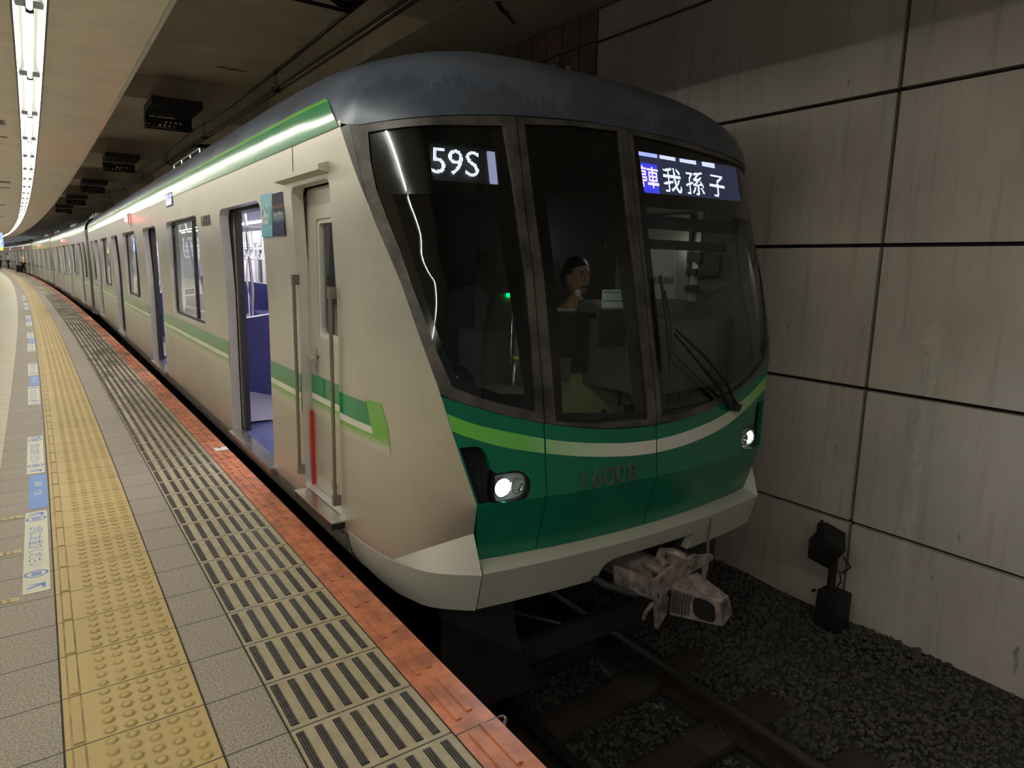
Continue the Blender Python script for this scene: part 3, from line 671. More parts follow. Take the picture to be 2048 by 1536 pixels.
def window_set(parent, y0, y1, z0=WZ0, z1=WZ1, x=.03, mullion=True, sg=1):
    fn = (lambda y, z: (x, y, z))
    mb = MB(); patch(mb, rrect(y0 + .002, y1 - .002, z0 + .002, z1 - .002, .07), [rrect(y0 + .025, y1 - .025, z0 + .03, z1 - .03, .05)], fn, .3, (.03 * sg, 0, 0), sg > 0, gu=1, gv=1); fr = mb.build('window_frame', M['black'], parent)
    if mullion: mb = MB(); ym = y0 + (y1 - y0) * .31; mb.box(x - .002, x + .03, ym - .025, ym + .02, z0, z1); mb.build('window_mullion', M['black'], fr)
    mb = MB(); mb.box(x + .012, x + .016, y0 + .01, y1 - .01, z0 + .01, z1 - .01); mb.build('window_glass', M['glass'], fr)
    return fr
for a, b in WINS: window_set(car, a, b); window_set(car, a, b, x=2.77, sg=1)
window_set(car, 15.5, 16.4, mullion=False)
def crew_door(parent, right=False):
    X = (lambda x: 2 * CX - x) if right else (lambda x: x)
    fl = not right; sg = -1 if right else 1
    win = rrect(-1.80, -1.42, 1.09, 1.77, .025)
    mb = MB(); patch(mb, rrect(-1.895, -1.275, .135, 1.945, .04), [win], lambda y, z: (X(.060), y, z), .2, (sg * .035, 0, 0), fl); d = mb.build('crew_door', M['body'], parent)
    mb = MB(); patch(mb, rrect(-1.80, -1.42, 1.09, 1.77, .025), [rrect(-1.775, -1.445, 1.115, 1.745, .03)], lambda y, z: (X(.07), y, z), .2, (sg * .03, 0, 0), fl); mb.build('door_window_frame', M['jamb'], d)
    mb = MB(); mb.box(X(.088), X(.091), -1.79, -1.43, 1.10, 1.76); mb.build('door_glass', M['glass'], d)
    if not right:
        mb = MB(); mb.obox((.03, -1.38, .965), (.035, .10, .022), None, 0, .008); mb.box(.035, .06, -1.40, -1.375, .955, .975); mb.tube([(.052, -1.385, .93), (.045, -1.385, .875)], .006, 6); mb.box(.055, .060, -1.40, -1.37, .86, 1.02); mb.build('door_handle', M['steel'], d, 40)
        mb = MB(); mb.box(.054, .060, -1.70, -1.60, .185, .265); mb.build('ventilation_slot', M['steel'], d); mb = MB(); mb.box(.052, .056, -1.685, -1.615, .215, .240); mb.build('slot_opening', M['black'], d)
        mb = MB(); mb.box(.0575, .0595, -1.895, -1.28, .732, .85); mb.build('side_stripe', M['side_green'], d)
        mb = MB(); mb.box(.0575, .0595, -1.895, -1.28, .697, .732); mb.build('side_stripe_edge', M['stripe_white'], d)
        mb = MB(); mb.box(.0575, .0595, -1.895, -1.28, .61, .697); mb.build('side_stripe_fade', M['fade'], d)
        mb = MB(); mb.box(.040, .058, -1.295, -1.283, .14, .62); mb.build('red_marker_strip', plain('red_strip', lin(200, 40, 30), .5), d)
    return d
cdL = crew_door(car); cdR = crew_door(car, True)
mb = MB(); mb.prism([(-.03, 1.975), (-.085, 1.985), (-.085, 2.012), (-.03, 2.03)], lambda a, b, t_: (a, t_, b), -1.90, -1.13); part(mb, 'rain_gutter', M['body'], smooth=30)
for y, z0, z1 in ((-1.262, .215, 1.45), (-1.875, .20, 1.40)):
    mb = MB(); mb.tube([(-.028, y, z0 + .03), (-.028, y, z1 - .03)], .011, 8); hr = part(mb, 'handrail', M['dark_steel'], smooth=60)
    for z in (z0, z1 - .06): mb = MB(); mb.box(-.040, .002, y - .016, y + .016, z, z + .06); mb.build('handrail_bracket', M['dark_steel'], hr)
mb = MB(); mb.box(-.075, 0, -1.945, -1.31, .085, .122); st = part(mb, 'crew_step', M['black']); mb = MB(); mb.box(-.078, 0.01, -1.95, -1.305, .122, .130); mb.build('step_tread', M['steel'], st)
# operator's emblem beside the first door
M['sky_blue'] = plain('emblem_blue', lin(60, 165, 195), .25, 0, .04)
t = NT('emblem_photo'); z = t.sep(t.coord())[2]; n = t.noise(t.scale(t.coord(), (1, 4, 14)), 3, 4)
m = t.ramp(t.math('ADD', t.math('DIVIDE', t.math('SUBTRACT', z, 1.68), .27), t.math('MULTIPLY_ADD', n, .12, -.06)), [(0, lin(40, 45, 75)), (.30, lin(30, 48, 80)), (.42, lin(110, 125, 135)), (.50, lin(70, 90, 105)), (.6, lin(40, 42, 62)), (.66, lin(110, 80, 78)), (.72, lin(45, 45, 70)), (1, lin(34, 38, 68))])
M['emblem_dark'] = t.fin(m, .5, spec=.15)
def plate(y0, y1, z0, z1, mat, name, parent=None, o=.003):
    mb = MB(); mb.box(sidex(1.8) - o - .001, sidex(1.8) - .002, y0, y1, z0, z1); return part(mb, name, mat, parent)
em = plate(-.862, -.615, 1.68, 1.95, M['sky_blue'], 'emblem_plate'); plate(-1.12, -.878, 1.68, 1.95, M['emblem_dark'], 'name_plate')
mb = MB(); sf = lambda a, b: (sidex(1.8) - .006, -.655 - a, 1.752 + b)
Mpts = smooth_poly([(.005, 0), (.0, .05), (.02, .115), (.045, .118), (.062, .085), (.095, .02), (.105, .045), (.078, .068), (.082, .09)], 4, False)
arc = smooth_poly([(.005, .0), (-.002, .06), (.012, .122), (.04, .115), (.068, .065), (.098, .012), (.12, .012), (.128, .05), (.112, .075)], 4, False)
arc2 = [(.164 - a, b) for a, b in arc]
for A_ in (arc, arc2):
    mb.tube([sf(a, b) for a, b in A_], .0048, 6)
part(mb, 'emblem_letter', M['stripe_white'], em)
mb = MB(); flat_text(mb, 'Tokyo Metro', .205, .034, lambda a, b: (sidex(1.8) - .006, -.893 - a, 1.795 + b)); part(mb, 'name_lettering', M['stripe_white'])
# side display, door lamp, antenna
mb = MB(); mb.box(-.036, -.028, 2.80, 3.22, 2.085, 2.225); sd = part(mb, 'side_display', M['black']); t = NT('side_display_glow'); n = t.noise(t.scale(t.coord(), (1, 6, 10)), 2, 2)
e = t.mix(t.ramp(n, [(.45, 0.), (.6, 1.)]), (.12, .10, .65), (.85, .8, .95)); M['sd'] = t.fin((0, 0, 0), .4, emit=e, es=1.1)
mb = MB(); mb.box(-.039, -.036, 2.83, 3.19, 2.10, 2.21); mb.build('display_picture', M['sd'], sd)
def door_lamp(parent, y):
    mb = MB(); mb.box(-.05, -.03, y - .05, y + .05, 2.04, 2.20); L = mb.build('door_lamp', M['jamb'], parent); mb = MB(); mb.obox((-.066, y, 2.125), (.035, .06, .095), None, 0, .01); mb.build('lamp_lens', M['red'], L)
door_lamp(car, 7.0)
mb = MB(); mb.box(-.042, -.03, 6.70, 6.76, 1.98, 2.20); part(mb, 'lamp_bracket', M['jamb'])
AX, AY, AZ = 1.70, -1.55, 2.735
mb = MB(); mb.lathe([(.001, 0), (.095, 0), (.092, .055), (.06, .07), (.001, .07)], (AX, AY, AZ), 'z', 18); an = part(mb, 'roof_antenna', M['roof'], smooth=40)
mb = MB(); mb.lathe([(.055, .06), (.055, .11), (.04, .13), (.04, .155), (.018, .165), (.018, .185), (.001, .19)], (AX, AY, AZ), 'z', 14); mb.build('antenna_cap', M['black'], an, 40)
for k in range(4): a = k * PI / 2 + .5; mb = MB(); mb.obox((AX + .07 * math.cos(a), AY + .07 * math.sin(a), AZ + .09), (.028, .028, .055), None, 0, .005); mb.build('antenna_lug', M['steel'], an, 40)
for y0, y1 in ((5.6, 8.6), (12.2, 15.2)):
    mb = MB(); mb.obox((CX, (y0 + y1) / 2, 2.88), (1.5, y1 - y0, .18), None, 0, .04); ac = part(mb, 'roof_air_conditioner', M['facet'], smooth=40)
mb = MB(); mb.tube([(.42, 3.6, 2.82), (.42, 5.4, 2.82)], .012, 6); [mb.tube([(.42, y, 2.62), (.42, y, 2.82)], .012, 6) for y in (3.6, 4.2, 4.8, 5.4)]; part(mb, 'roof_rail', M['steel'], smooth=60)

# ---------- passenger saloon of the first car
FZ = .085
def saloon(parent, y0, y1, doors, rich=True):
    P = lambda mb, n, m, **k: mb.build(n, m, parent, **k)
    mb = MB(); mb.box(.075, 2.745, y0, y1, FZ - .03, FZ); P(mb, 'saloon_floor', M['blue_floor'])
    mb = MB(); mb.box(.16, 2.66, y0, y1, 2.20, 2.22); P(mb, 'saloon_ceiling', M['white_in'])
    lens = MB()
    for x in (.86, 1.96): lens.box(x - .05, x + .05, y0 + .2, y1 - .2, 2.185, 2.199)
    P(lens, 'saloon_lamp', M['in_lamp'])
    for sg in (0, 1):
        mx = (lambda x: 2 * CX - x) if sg else (lambda x: x)
        mb = MB()    # inner wall pillars between the openings
        ed = [y0] + [v for c in doors for v in (c - .62, c + .62)] + [y1]
        for i in range(0, len(ed), 2):
            a, b = ed[i], ed[i + 1]
            if b - a > 2.0:
                wv = [w_ for w_ in (WINS if rich else WINM) if a < w_[0] < b]
                if wv:
                    w0, w1 = wv[0]; mb.box(mx(.10), mx(.13), a, w0, FZ, 2.2); mb.box(mx(.10), mx(.13), w1, b, FZ, 2.2); mb.box(mx(.10), mx(.13), w0, w1, FZ, WZ0); mb.box(mx(.10), mx(.13), w0, w1, WZ1, 2.2); continue
            mb.box(mx(.10), mx(.13), a, b, FZ, 2.2)
        for c in doors: mb.box(mx(.12), mx(.17), c - .62, c + .62, 1.92, 2.2)
        P(mb, 'saloon_wall', M['white_in'])
        if sg:      # closed doors on the wall side
            for c in doors:
                mb = MB(); d = MB()
                for s2 in (-1, 1):
                    a, b = sorted((c + s2 * .005, c + s2 * .615)); d.box(mx(.07), mx(.10), a, b, FZ, .85); d.box(mx(.07), mx(.10), a, b, 1.75, 1.92); d.box(mx(.07), mx(.10), a, a + .12, .85, 1.75); d.box(mx(.07), mx(.10), b - .12, b, .85, 1.75)
                    mb.box(mx(.083), mx(.087), a + .11, b - .11, .84, 1.76)
                dd = P(d, 'saloon_door', M['jamb']); mb.build('saloon_door_glass', M['glass'], dd)
        for i in range(len(doors) - 1):
            a, b = doors[i] + .66, doors[i + 1] - .66
            mb = MB(); mb.obox((mx(.33), (a + b) / 2, FZ + .40), (.42, b - a - .1, .10), None, 0, .03); mb.obox((mx(.16), (a + b) / 2, FZ + .66), (.08, b - a - .1, .46), None, 0, .03); P(mb, 'bench_seat', M['blue'], smooth=40)
            mb = MB(); mb.box(mx(.14), mx(.40), a + .1, b - .1, FZ + .02, FZ + .34); P(mb, 'seat_base', M['white_in'])
            for yy in (a, b):
                mb = MB(); mb.prism([(.14, FZ + .32), (.58, FZ + .20), (.60, FZ + 1.02), (.14, FZ + .95)], lambda p, q, t_: (mx(p), t_, q), yy - .012, yy + .012); pn = P(mb, 'seat_end_panel', M['blue'])
                mb = MB(); mb.tube([(mx(.14), yy, FZ + .95), (mx(.60), yy, FZ + 1.02), (mx(.60), yy, FZ + .20), (mx(.14), yy, FZ + .32)], .012, 6); mb.build('panel_edge', M['white_in'], pn)
                if rich: mb = MB(); mb.tube([(mx(.56), yy, FZ), (mx(.56), yy, FZ + .6), (mx(.63), yy, FZ + 1.0), (mx(.60), yy, FZ + 1.4), (mx(.50), yy, 2.2)], .017, 8); P(mb, 'grab_pole', M['steel'], smooth=60)
            if rich:
                ym = (a + b) / 2
                mb = MB(); mb.tube([(mx(.62), ym, FZ + .4), (mx(.66), ym, 1.2), (mx(.60), ym, 2.2)], .016, 8); P(mb, 'grab_pole', M['steel'], smooth=60)
                mb = MB(); mb.box(mx(.13), mx(.42), a + .1, b - .1, 1.80, 1.815); mb.tube([(mx(.42), a + .1, 1.82), (mx(.42), b - .1, 1.82)], .014, 6); P(mb, 'luggage_rack', M['steel'])
    if rich:
        for x in (.62, 2.20):
            mb = MB(); mb.tube([(x, y0 + .3, 1.86), (x, y1 - .3, 1.86)], .013, 6)
            for c in [y0 + .35] + [d + s2 * .7 for d in doors for s2 in (-1, 1) if y0 < d + s2 * .7 < y1]: mb.tube([(x, c, 1.86), (x, c, 2.2)], .013, 6)
            P(mb, 'strap_rail', M['steel'])
            for c in doors[:3]:
                for k in range(14):
                    y = c - .55 + k * .34
                    if y < y0 + .35: continue
                    if strap0[0] is None:
                        mb = MB(); mb.tube([(0, 0, 0), (0, 0, -.20)], .008, 4); mb.tube([(.055 * math.sin(a_), 0, -.26 + .055 * math.cos(a_)) for a_ in [q * PI / 5 for q in range(10)]], .008, 6, closed=True); o = P(mb, 'hanging_strap', M['strap'], smooth=60); strap0[0] = o
                    else: o = strap0[0].copy(); COL.objects.link(o); o.parent = parent
                    o.location = (x, y, 1.855)
M['in_lamp'] = glow('saloon_lamp', (1.0, .97, 1.0), 18); M['strap'] = plain('strap_white', (.75, .75, .78), .3)
WINM = []
strap0 = [None]
saloon(car, -1.05, Y_END - .1, DOORS)
# screens over the doors, moving picture in pink, red and blue
t = NT('screen_picture'); n = t.node('ShaderNodeTexVoronoi'); t.l.new(t.coord(), n.inputs[0]); n.inputs['Scale'].default_value = 22
cm = t.ramp(t.sep(n.outputs['Color'])[0], [(0.0, (.12, .14, .45)), (.3, (.5, .55, .85)), (.5, (.85, .82, .95)), (.7, (.10, .12, .28)), (.8, (.75, .10, .15)), (1., (.7, .7, .95))]); M['screen'] = t.fin((0, 0, 0), .3, emit=cm, es=.9)
for c in DOORS[:3]:
    for x_, dx in ((2.64, -.012), (.175, .012)):
        mb = MB(); mb.box(x_ - .01, x_ + .01, c - .45, c + .45, 1.955, 2.165); sc = part(mb, 'door_screen', M['white_in'])
        for q in (-.22, .22): mb = MB(); mb.box(x_ + dx - .001, x_ + dx + .001, c + q - .17, c + q + .17, 1.98, 2.14); mb.build('screen_picture', M['screen'], sc)
# partition behind the cab
mb = MB(); mb.box(.10, 2.72, -1.10, -1.05, FZ, .95); mb.box(.10, .35, -1.10, -1.05, .95, 2.2); mb.box(.85, 1.12, -1.10, -1.05, .95, 2.2); mb.box(1.7, 2.72, -1.10, -1.05, .95, 2.2); mb.box(.10, 2.72, -1.10, -1.05, 1.80, 2.2)
part(mb, 'cab_partition', M['white_in'])
mb = MB(); mb.box(.35, .85, -1.115, -1.105, .95, 1.80); mb.box(1.12, 1.7, -1.115, -1.105, .95, 1.80); part(mb, 'cab_blind', M['cab_dark'])
mb = MB(); mb.box(.09, 2.73, -1.128, -1.118, FZ, 2.25); part(mb, 'cab_back_wall', M['cab_dark'])
# ---------- driver's cab
mb = MB(); mb.box(.08, 2.74, -2.35, -1.13, FZ - .03, FZ); part(mb, 'cab_floor', M['cab_dark'])
mb = MB(); mb.box(.08, 2.74, -2.2, -1.13, 2.17, 2.19); part(mb, 'cab_ceiling', M['cab_dark'])
mb = MB(); patch(mb, [(-1.92, .1), (-1.92, 2.15), (-2.12, 2.15), (-2.3, 1.8), (-2.44, 1.46), (-2.60, 1.1), (-2.68, .8), (-2.6, .1)], [], lambda y, z: (sx(y, z) + .05, y, z), .1, (.01, 0, 0)); part(mb, 'cab_side_lining', M['cab_dark'])
mb = MB(); patch(mb, [(-1.85, .1), (-1.85, 2.15), (-2.10, 2.15), (-2.26, 1.8), (-2.36, 1.46), (-2.5, 1.1), (-2.6, .8), (-2.5, .1)], [], lambda y, z: (2 * CX - sx(y, z) - .06, y, z), .1, (.01, 0, 0)); lin_ = part(mb, 'cab_side_lining', M['cab'])
mb = MB(); mb.box(2.725, 2.735, -1.80, -1.44, 1.12, 1.74); bl = part(mb, 'door_blind', plain('blind_cream', lin(190, 190, 180), .7))
mb = MB(); flat_text(mb, '乗務員室', .25, .062, lambda a, b: (2.722, -1.55 - .25 + a, 1.42 + b)); mb.build('blind_lettering', M['black'], bl)
mb = MB()
for y, z, a, b in ((-1.975, 1.63, .13, .08), (-1.93, 1.52, .04, .05), (-1.99, 1.52, .04, .05), (-2.05, 1.50, .04, .04), (-1.975, 1.40, .13, .05), (-2.14, 1.57, .14, .15)): mb.box(2.70, 2.715, y - a / 2, y + a / 2, z - b / 2, z + b / 2)
part(mb, 'switch_panel', M['cab_dark'])
mb = MB(); mb.prism([(1.55, -1.95), (2.60, -2.0), (2.66, -2.38), (2.2, -2.58), (1.56, -2.66)], lambda a, b, t_: (a, b, t_), .80, 1.22); mb.obox((2.1, -2.1, 1.26), (1.0, .3, .10), Matrix.Rotation(.12, 3, 'X'), 0, .02); part(mb, 'driver_console', M['cab'], smooth=30)
mb = MB(); mb.prism([(.16, -2.30), (.62, -2.35), (1.0, -2.5), (.62, -2.68), (.30, -2.62)], lambda a, b, t_: (a, b, t_), .86, .90); part(mb, 'cab_shelf', M['cab'], smooth=30)
mb = MB(); mb.box(.98, 1.33, -1.95, -1.50, FZ, 1.12); mb.box(1.10, 1.40, -1.75, -1.50, 1.12, 1.62); mb.box(1.12, 1.22, -1.78, -1.75, 1.36, 1.42); eq = part(mb, 'equipment_cabinet', M['cab'])
for nm, x_, cl_ in (('green_lamp', 1.195, (.0, 1., .12)), ('orange_lamp', 1.243, (1., .25, .03))):
    mb = MB(); mb.box(x_ - .014, x_ + .014, -1.765, -1.755, 1.335, 1.362); mb.build(nm, glow(nm, cl_, 2.5), eq)
mb = MB(); mb.box(1.30, 1.62, -2.1, -1.75, .5, .90); mb.box(1.62, 1.92, -2.12, -1.8, .48, .88); lk = part(mb, 'emergency_ladder_box', M['cab_cream'])
mb = MB(); mb.box(1.86, 1.88, -2.13, -2.12, .62, .74); mb.build('box_slot', M['black'], lk)
mb = MB(); mb.box(1.42, 1.70, -2.15, -1.95, .88, 1.25); mb.box(1.36, 1.55, -2.47, -2.44, 1.08, 1.30); part(mb, 'meter_housing', M['cab_dark'])
mb = MB(); mb.box(1.345, 1.538, -2.478, -2.472, 1.308, 1.412); pp = part(mb, 'timetable_card', plain('paper', lin(205, 225, 215), .7)); mb = MB()
for z in (1.345, 1.395): mb.box(1.35, 1.53, -2.480, -2.479, z, z + .003)
mb.build('ruled_lines', M['black'], pp)
for x_, h_, r_ in ((.80, .26, .022), (.875, .22, .024)):
    mb = MB(); mb.lathe([(.001, 0), (r_, 0), (r_, h_ * .6), (r_ * .8, h_ * .65), (r_ * .8, h_), (.001, h_)], (x_, -2.42, .90), 'z', 12); fl = part(mb, 'signal_flare', M['cab'], smooth=50)
    if x_ < .85: mb = MB(); mb.lathe([(r_ + .002, 0), (r_ + .002, .015)], (x_, -2.42, 1.04), 'z', 12); mb.build('yellow_band', plain('yellow_band', lin(200, 190, 60), .5), fl)
mb = MB(); mb.tube([(.755, -2.45, .90), (.765, -2.45, 1.0), (.79, -2.42, 1.03)], .008, 6); mb.tube([(.84, -2.3, 1.0), (.845, -2.3, 1.28), (.87, -2.3, 1.28)], .005, 6); part(mb, 'cab_hook', M['steel'], smooth=60)
mb = MB(); mb.lathe([(.10, 0), (.085, .01), (.082, .06), (.06, .11), (.03, .135), (.001, .14)], (.40, -2.48, .90), 'z', 20); mb.build('safety_helmet', M['gloss_black'], car, 60)
mb = MB(); mb.tube([(1.0, -2.3, 1.02), (1.08, -2.32, .70)], .012, 6); mb.tube([(.98, -2.3, .72), (1.12, -2.3, .45)], .016, 6); mb.box(1.22, 1.28, -2.3, -2.2, .86, 1.0); part(mb, 'folded_steps', M['cab'], smooth=60)
ll = bpy.data.lights.new('cab_fill_light', 'POINT'); ll.energy = 0.45; ll.shadow_soft_size = .08; ll.color = (1, .98, .9); lo = bpy.data.objects.new('cab_fill_light', ll); COL.objects.link(lo); lo.parent = car; lo.location = (2.25, -1.62, 1.72)  # added fill light that brightens the cab, not a known fitting
mb = MB(); mb.box(1.2, 1.66, -2.32, -2.31, 1.93, 1.99); mb.box(1.55, 2.68, -2.36, -2.33, 1.78, 1.86); mb.box(1.5, 2.65, -2.30, -2.28, 1.66, 1.72); part(mb, 'sun_visor', M['cab_dark'])
mb = MB(); mb.lathe([(.001, 0), (.022, 0), (.022, .012), (.001, .012)], (1.40, -2.2, 1.38), 'y', 16); mb.tube([(1.57, -2.25, .98 + .03), (1.60, -2.25, .98 + .03)], .02, 8); part(mb, 'gauge', M['jamb'], smooth=60)

# ---------- coupler and underframe of the first car
def coupler():
    P = lambda mb, n, p, sm=40, m='coupler': mb.build(n, M[m], p, sm)
    # vertical shield plate with the hollow wedge head standing out below its middle
    fp = [(1.225, -.045), (1.29, -.02), (1.345, -.005), (1.40, .005), (1.52, .015), (1.56, .0), (1.655, -.015), (1.665, -.04), (1.60, -.055), (1.53, -.07), (1.49, -.075), (1.45, -.10), (1.30, -.135), (1.29, -.20), (1.31, -.26), (1.265, -.31), (1.245, -.335), (1.225, -.20)]
    mb = MB(); mb.prism(fp, lambda a, b, t_: (a, t_, b), -3.13, -3.105); c = P(mb, 'coupler', car)
    mb = MB(); mb.obox((1.41, -2.62, -.16), (.17, .75, .17), None, 0, .04); P(mb, 'coupler_shank', c)
    mb = MB(); mb.tube([(1.36, -3.06, -.04), (1.37, -3.0, -.02), (1.43, -2.96, -.01), (1.50, -2.98, -.02), (1.52, -3.06, -.03)], .026, 8); P(mb, 'coupler_yoke', c, 60)
    mb = MB(); mb.prism([(1.16, -.02), (1.23, -.05), (1.235, -.18), (1.17, -.14)], lambda a, b, t_: (a + (t_ + 3.12) * -.28, t_, b), -3.12, -2.92); P(mb, 'side_bracket', c)
    mb = MB(); mb.obox((1.43, -3.03, -.055), (.26, .17, .035), None, 0, .012); P(mb, 'top_bracket', c)
    mb = MB(); mb.tube([(1.64, -3.09, -.06), (1.64, -3.08, -.28)], .020, 8); P(mb, 'guide_post', c, 60)
    O = [(1.33, -3.13, -.10), (1.53, -3.13, -.085), (1.53, -3.13, -.25), (1.33, -3.13, -.275)]; T_ = [(1.47, -3.33, -.155), (1.575, -3.31, -.16), (1.59, -3.33, -.255), (1.485, -3.35, -.285)]
    mb = MB(); mb.add(O + T_, [(0, 1, 5, 4), (1, 2, 6, 5), (2, 3, 7, 6), (3, 0, 4, 7), (0, 3, 2, 1)])
    cen = sum((Vector(q) for q in T_), Vector()) / 4; T2 = [tuple(Vector(p).lerp(cen, .24)) for p in T_]; T3 = [(x - .02, y + .10, z) for x, y, z in T2]
    mb.add(T_ + T2 + T3, [(0, 1, 5, 4), (1, 2, 6, 5), (2, 3, 7, 6), (3, 0, 4, 7), (4, 5, 9, 8), (5, 6, 10, 9), (6, 7, 11, 10), (7, 4, 8, 11)]); hd = P(mb, 'coupler_head', c, None)
    mb = MB(); mb.add(T3, [(0, 1, 2, 3)]); P(mb, 'head_recess', hd, None, 'black')
    q = [Vector(O[0]).lerp(Vector(T_[0]), .42), Vector(O[0]).lerp(Vector(T_[0]), .93), Vector(O[3]).lerp(Vector(T_[3]), .93), Vector(O[3]).lerp(Vector(T_[3]), .42)]; m_ = sum(q, Vector()) / 4
    mb = MB(); pts = []
    for k in range(16):
        a = 2 * PI * k / 16; ca, sa = math.cos(a), math.sin(a); f_ = (abs(ca) ** 4 + abs(sa) ** 4) ** -.25
        e1 = (q[1] - q[0]) / 2; e2 = (q[0] - q[3]) / 2; p = m_ + e1 * ca * f_ * .92 + e2 * sa * f_ * .72; pts.append((p.x - .006, p.y - .003, p.z))
    mb.add(pts, [tuple(range(16))]); P(mb, 'side_opening', hd, None, 'black')
    for k in range(6):
        mb = MB(); y_ = -3.145 - .013 * k; x_ = 1.338 + .0095 * k; mb.obox((x_ - .004, y_, -.19 - .002 * k), (.012, .007, .13 - .002 * k), None, 0, .002); P(mb, 'contact_rib', hd, 40, 'dark_steel')
    mb = MB(); mb.lathe([(.001, 0), (.018, 0), (.018, .02), (.001, .02)], (1.47, -3.15, -.03), 'y', 12); P(mb, 'coupler_bolt', c, 50, 'dark_steel')
    mb = MB(); mb.obox((1.275, -3.145, -.19), (.022, .025, .085), None, 0, .006); P(mb, 'plate_lug', c, 40, 'dark_steel')
    mb = MB(); mb.tube([(1.62, -3.09, -.05), (1.625, -3.10, -.27), (1.64, -3.15, -.335), (1.69, -3.17, -.33)], .010, 6); P(mb, 'uncoupling_lever', c, 60)
    mb = MB(); mb.tube([(1.68, -3.08, -.13), (1.80, -2.98, .0), (1.98, -2.86, .06)], .008, 6); P(mb, 'chain_rod', c, 60, 'dark_steel')
    mb = MB(); mb.tube([(1.23, -3.10, -.135), (1.15, -3.04, -.15), (1.05, -2.92, -.12), (1.0, -2.7, -.08)], [.018, .020, .020, .018], 8); P(mb, 'air_hose', c, 60, 'under')
    mb = MB(); mb.lathe([(.001, 0), (.022, 0), (.022, .04), (.001, .04)], (1.215, -3.13, -.14), 'y', 10); P(mb, 'hose_joint', c, 60)
    mb = MB(); mb.tube([(1.235, -3.10, -.19), (1.205, -3.08, -.24), (1.23, -3.04, -.31)], .012, 8); P(mb, 'brake_hose', c, 60)
coupler()
mb = MB(); mb.prism([(.30, -.18), (.72, -.18), (.74, -.45), (.80, -.65), (.92, -.86), (.40, -.88), (.30, -.5)], lambda a, b, t_: (a, t_ + (a - .3) * -.12, b), -2.50, -2.47); mb.prism([(1.90, -.86), (2.02, -.65), (2.08, -.45), (2.10, -.18), (2.52, -.18), (2.52, -.5), (2.42, -.88)], lambda a, b, t_: (a, t_, b), -2.50, -2.47)
mb.box(.72, 2.1, -2.47, -2.42, -.78, -.62); part(mb, 'rail_guard', plain('rail_guard_grey', (.03, .029, .032), .45, .1, .2))
def bogie(parent, yc):
    mb = MB()
    for x in (.55, 2.27): mb.obox((x, yc, -.62), (.12, 2.7, .22), None, 0, .04)
    mb.obox((CX, yc, -.50), (1.9, .5, .25), None, 0, .04); bg = mb.build('bogie', M['under'], parent, 40)
    for dy in (-1.05, 1.05):
        mb = MB()
        for x in (CX - .53, CX + .47): mb.lathe([(.001, 0), (.43, 0), (.40, .03), (.40, .06), (.001, .06)], (x, yc + dy, -.665), 'x', 28)
        mb.lathe([(.07, -.5), (.07, .5)], (CX, yc + dy, -.665), 'x', 12); mb.build('wheelset', M['dark_steel'] if False else M['under'], bg, 40)
def underframe(parent, y0, y1):
    mb = MB(); mb.box(.12, 2.70, y0, y1, -.16, FZ - .035); mb.build('floor_frame', M['under'], parent)
    rr = random.Random(3); y = y0 + 5
    while y < y1 - 5:
        L = rr.uniform(1.0, 2.2)
        for x in (.55, 2.25): mb = MB(); mb.obox((x, y + L / 2, -.42), (.7, L, .48), None, 0, .03); mb.build('equipment_box', M['under'], parent, 40)
        y += L + .2
underframe(car, -2.35, Y_END); bogie(car, .1); bogie(car, 13.9)
mb = MB(); mb.tube([(1.05, -1.9, -.72), (1.30, -2.3, -.72)], .012, 6); part(mb, 'brake_pipe', M['dark_steel'])
# rear end wall
mb = MB(); mb.box(0.0, 2.82, Y_END - .05, Y_END, -.1, 2.27); mb.box(.2, 2.62, Y_END - .05, Y_END, 2.2, 2.72); part(mb, 'end_wall', M['body'])

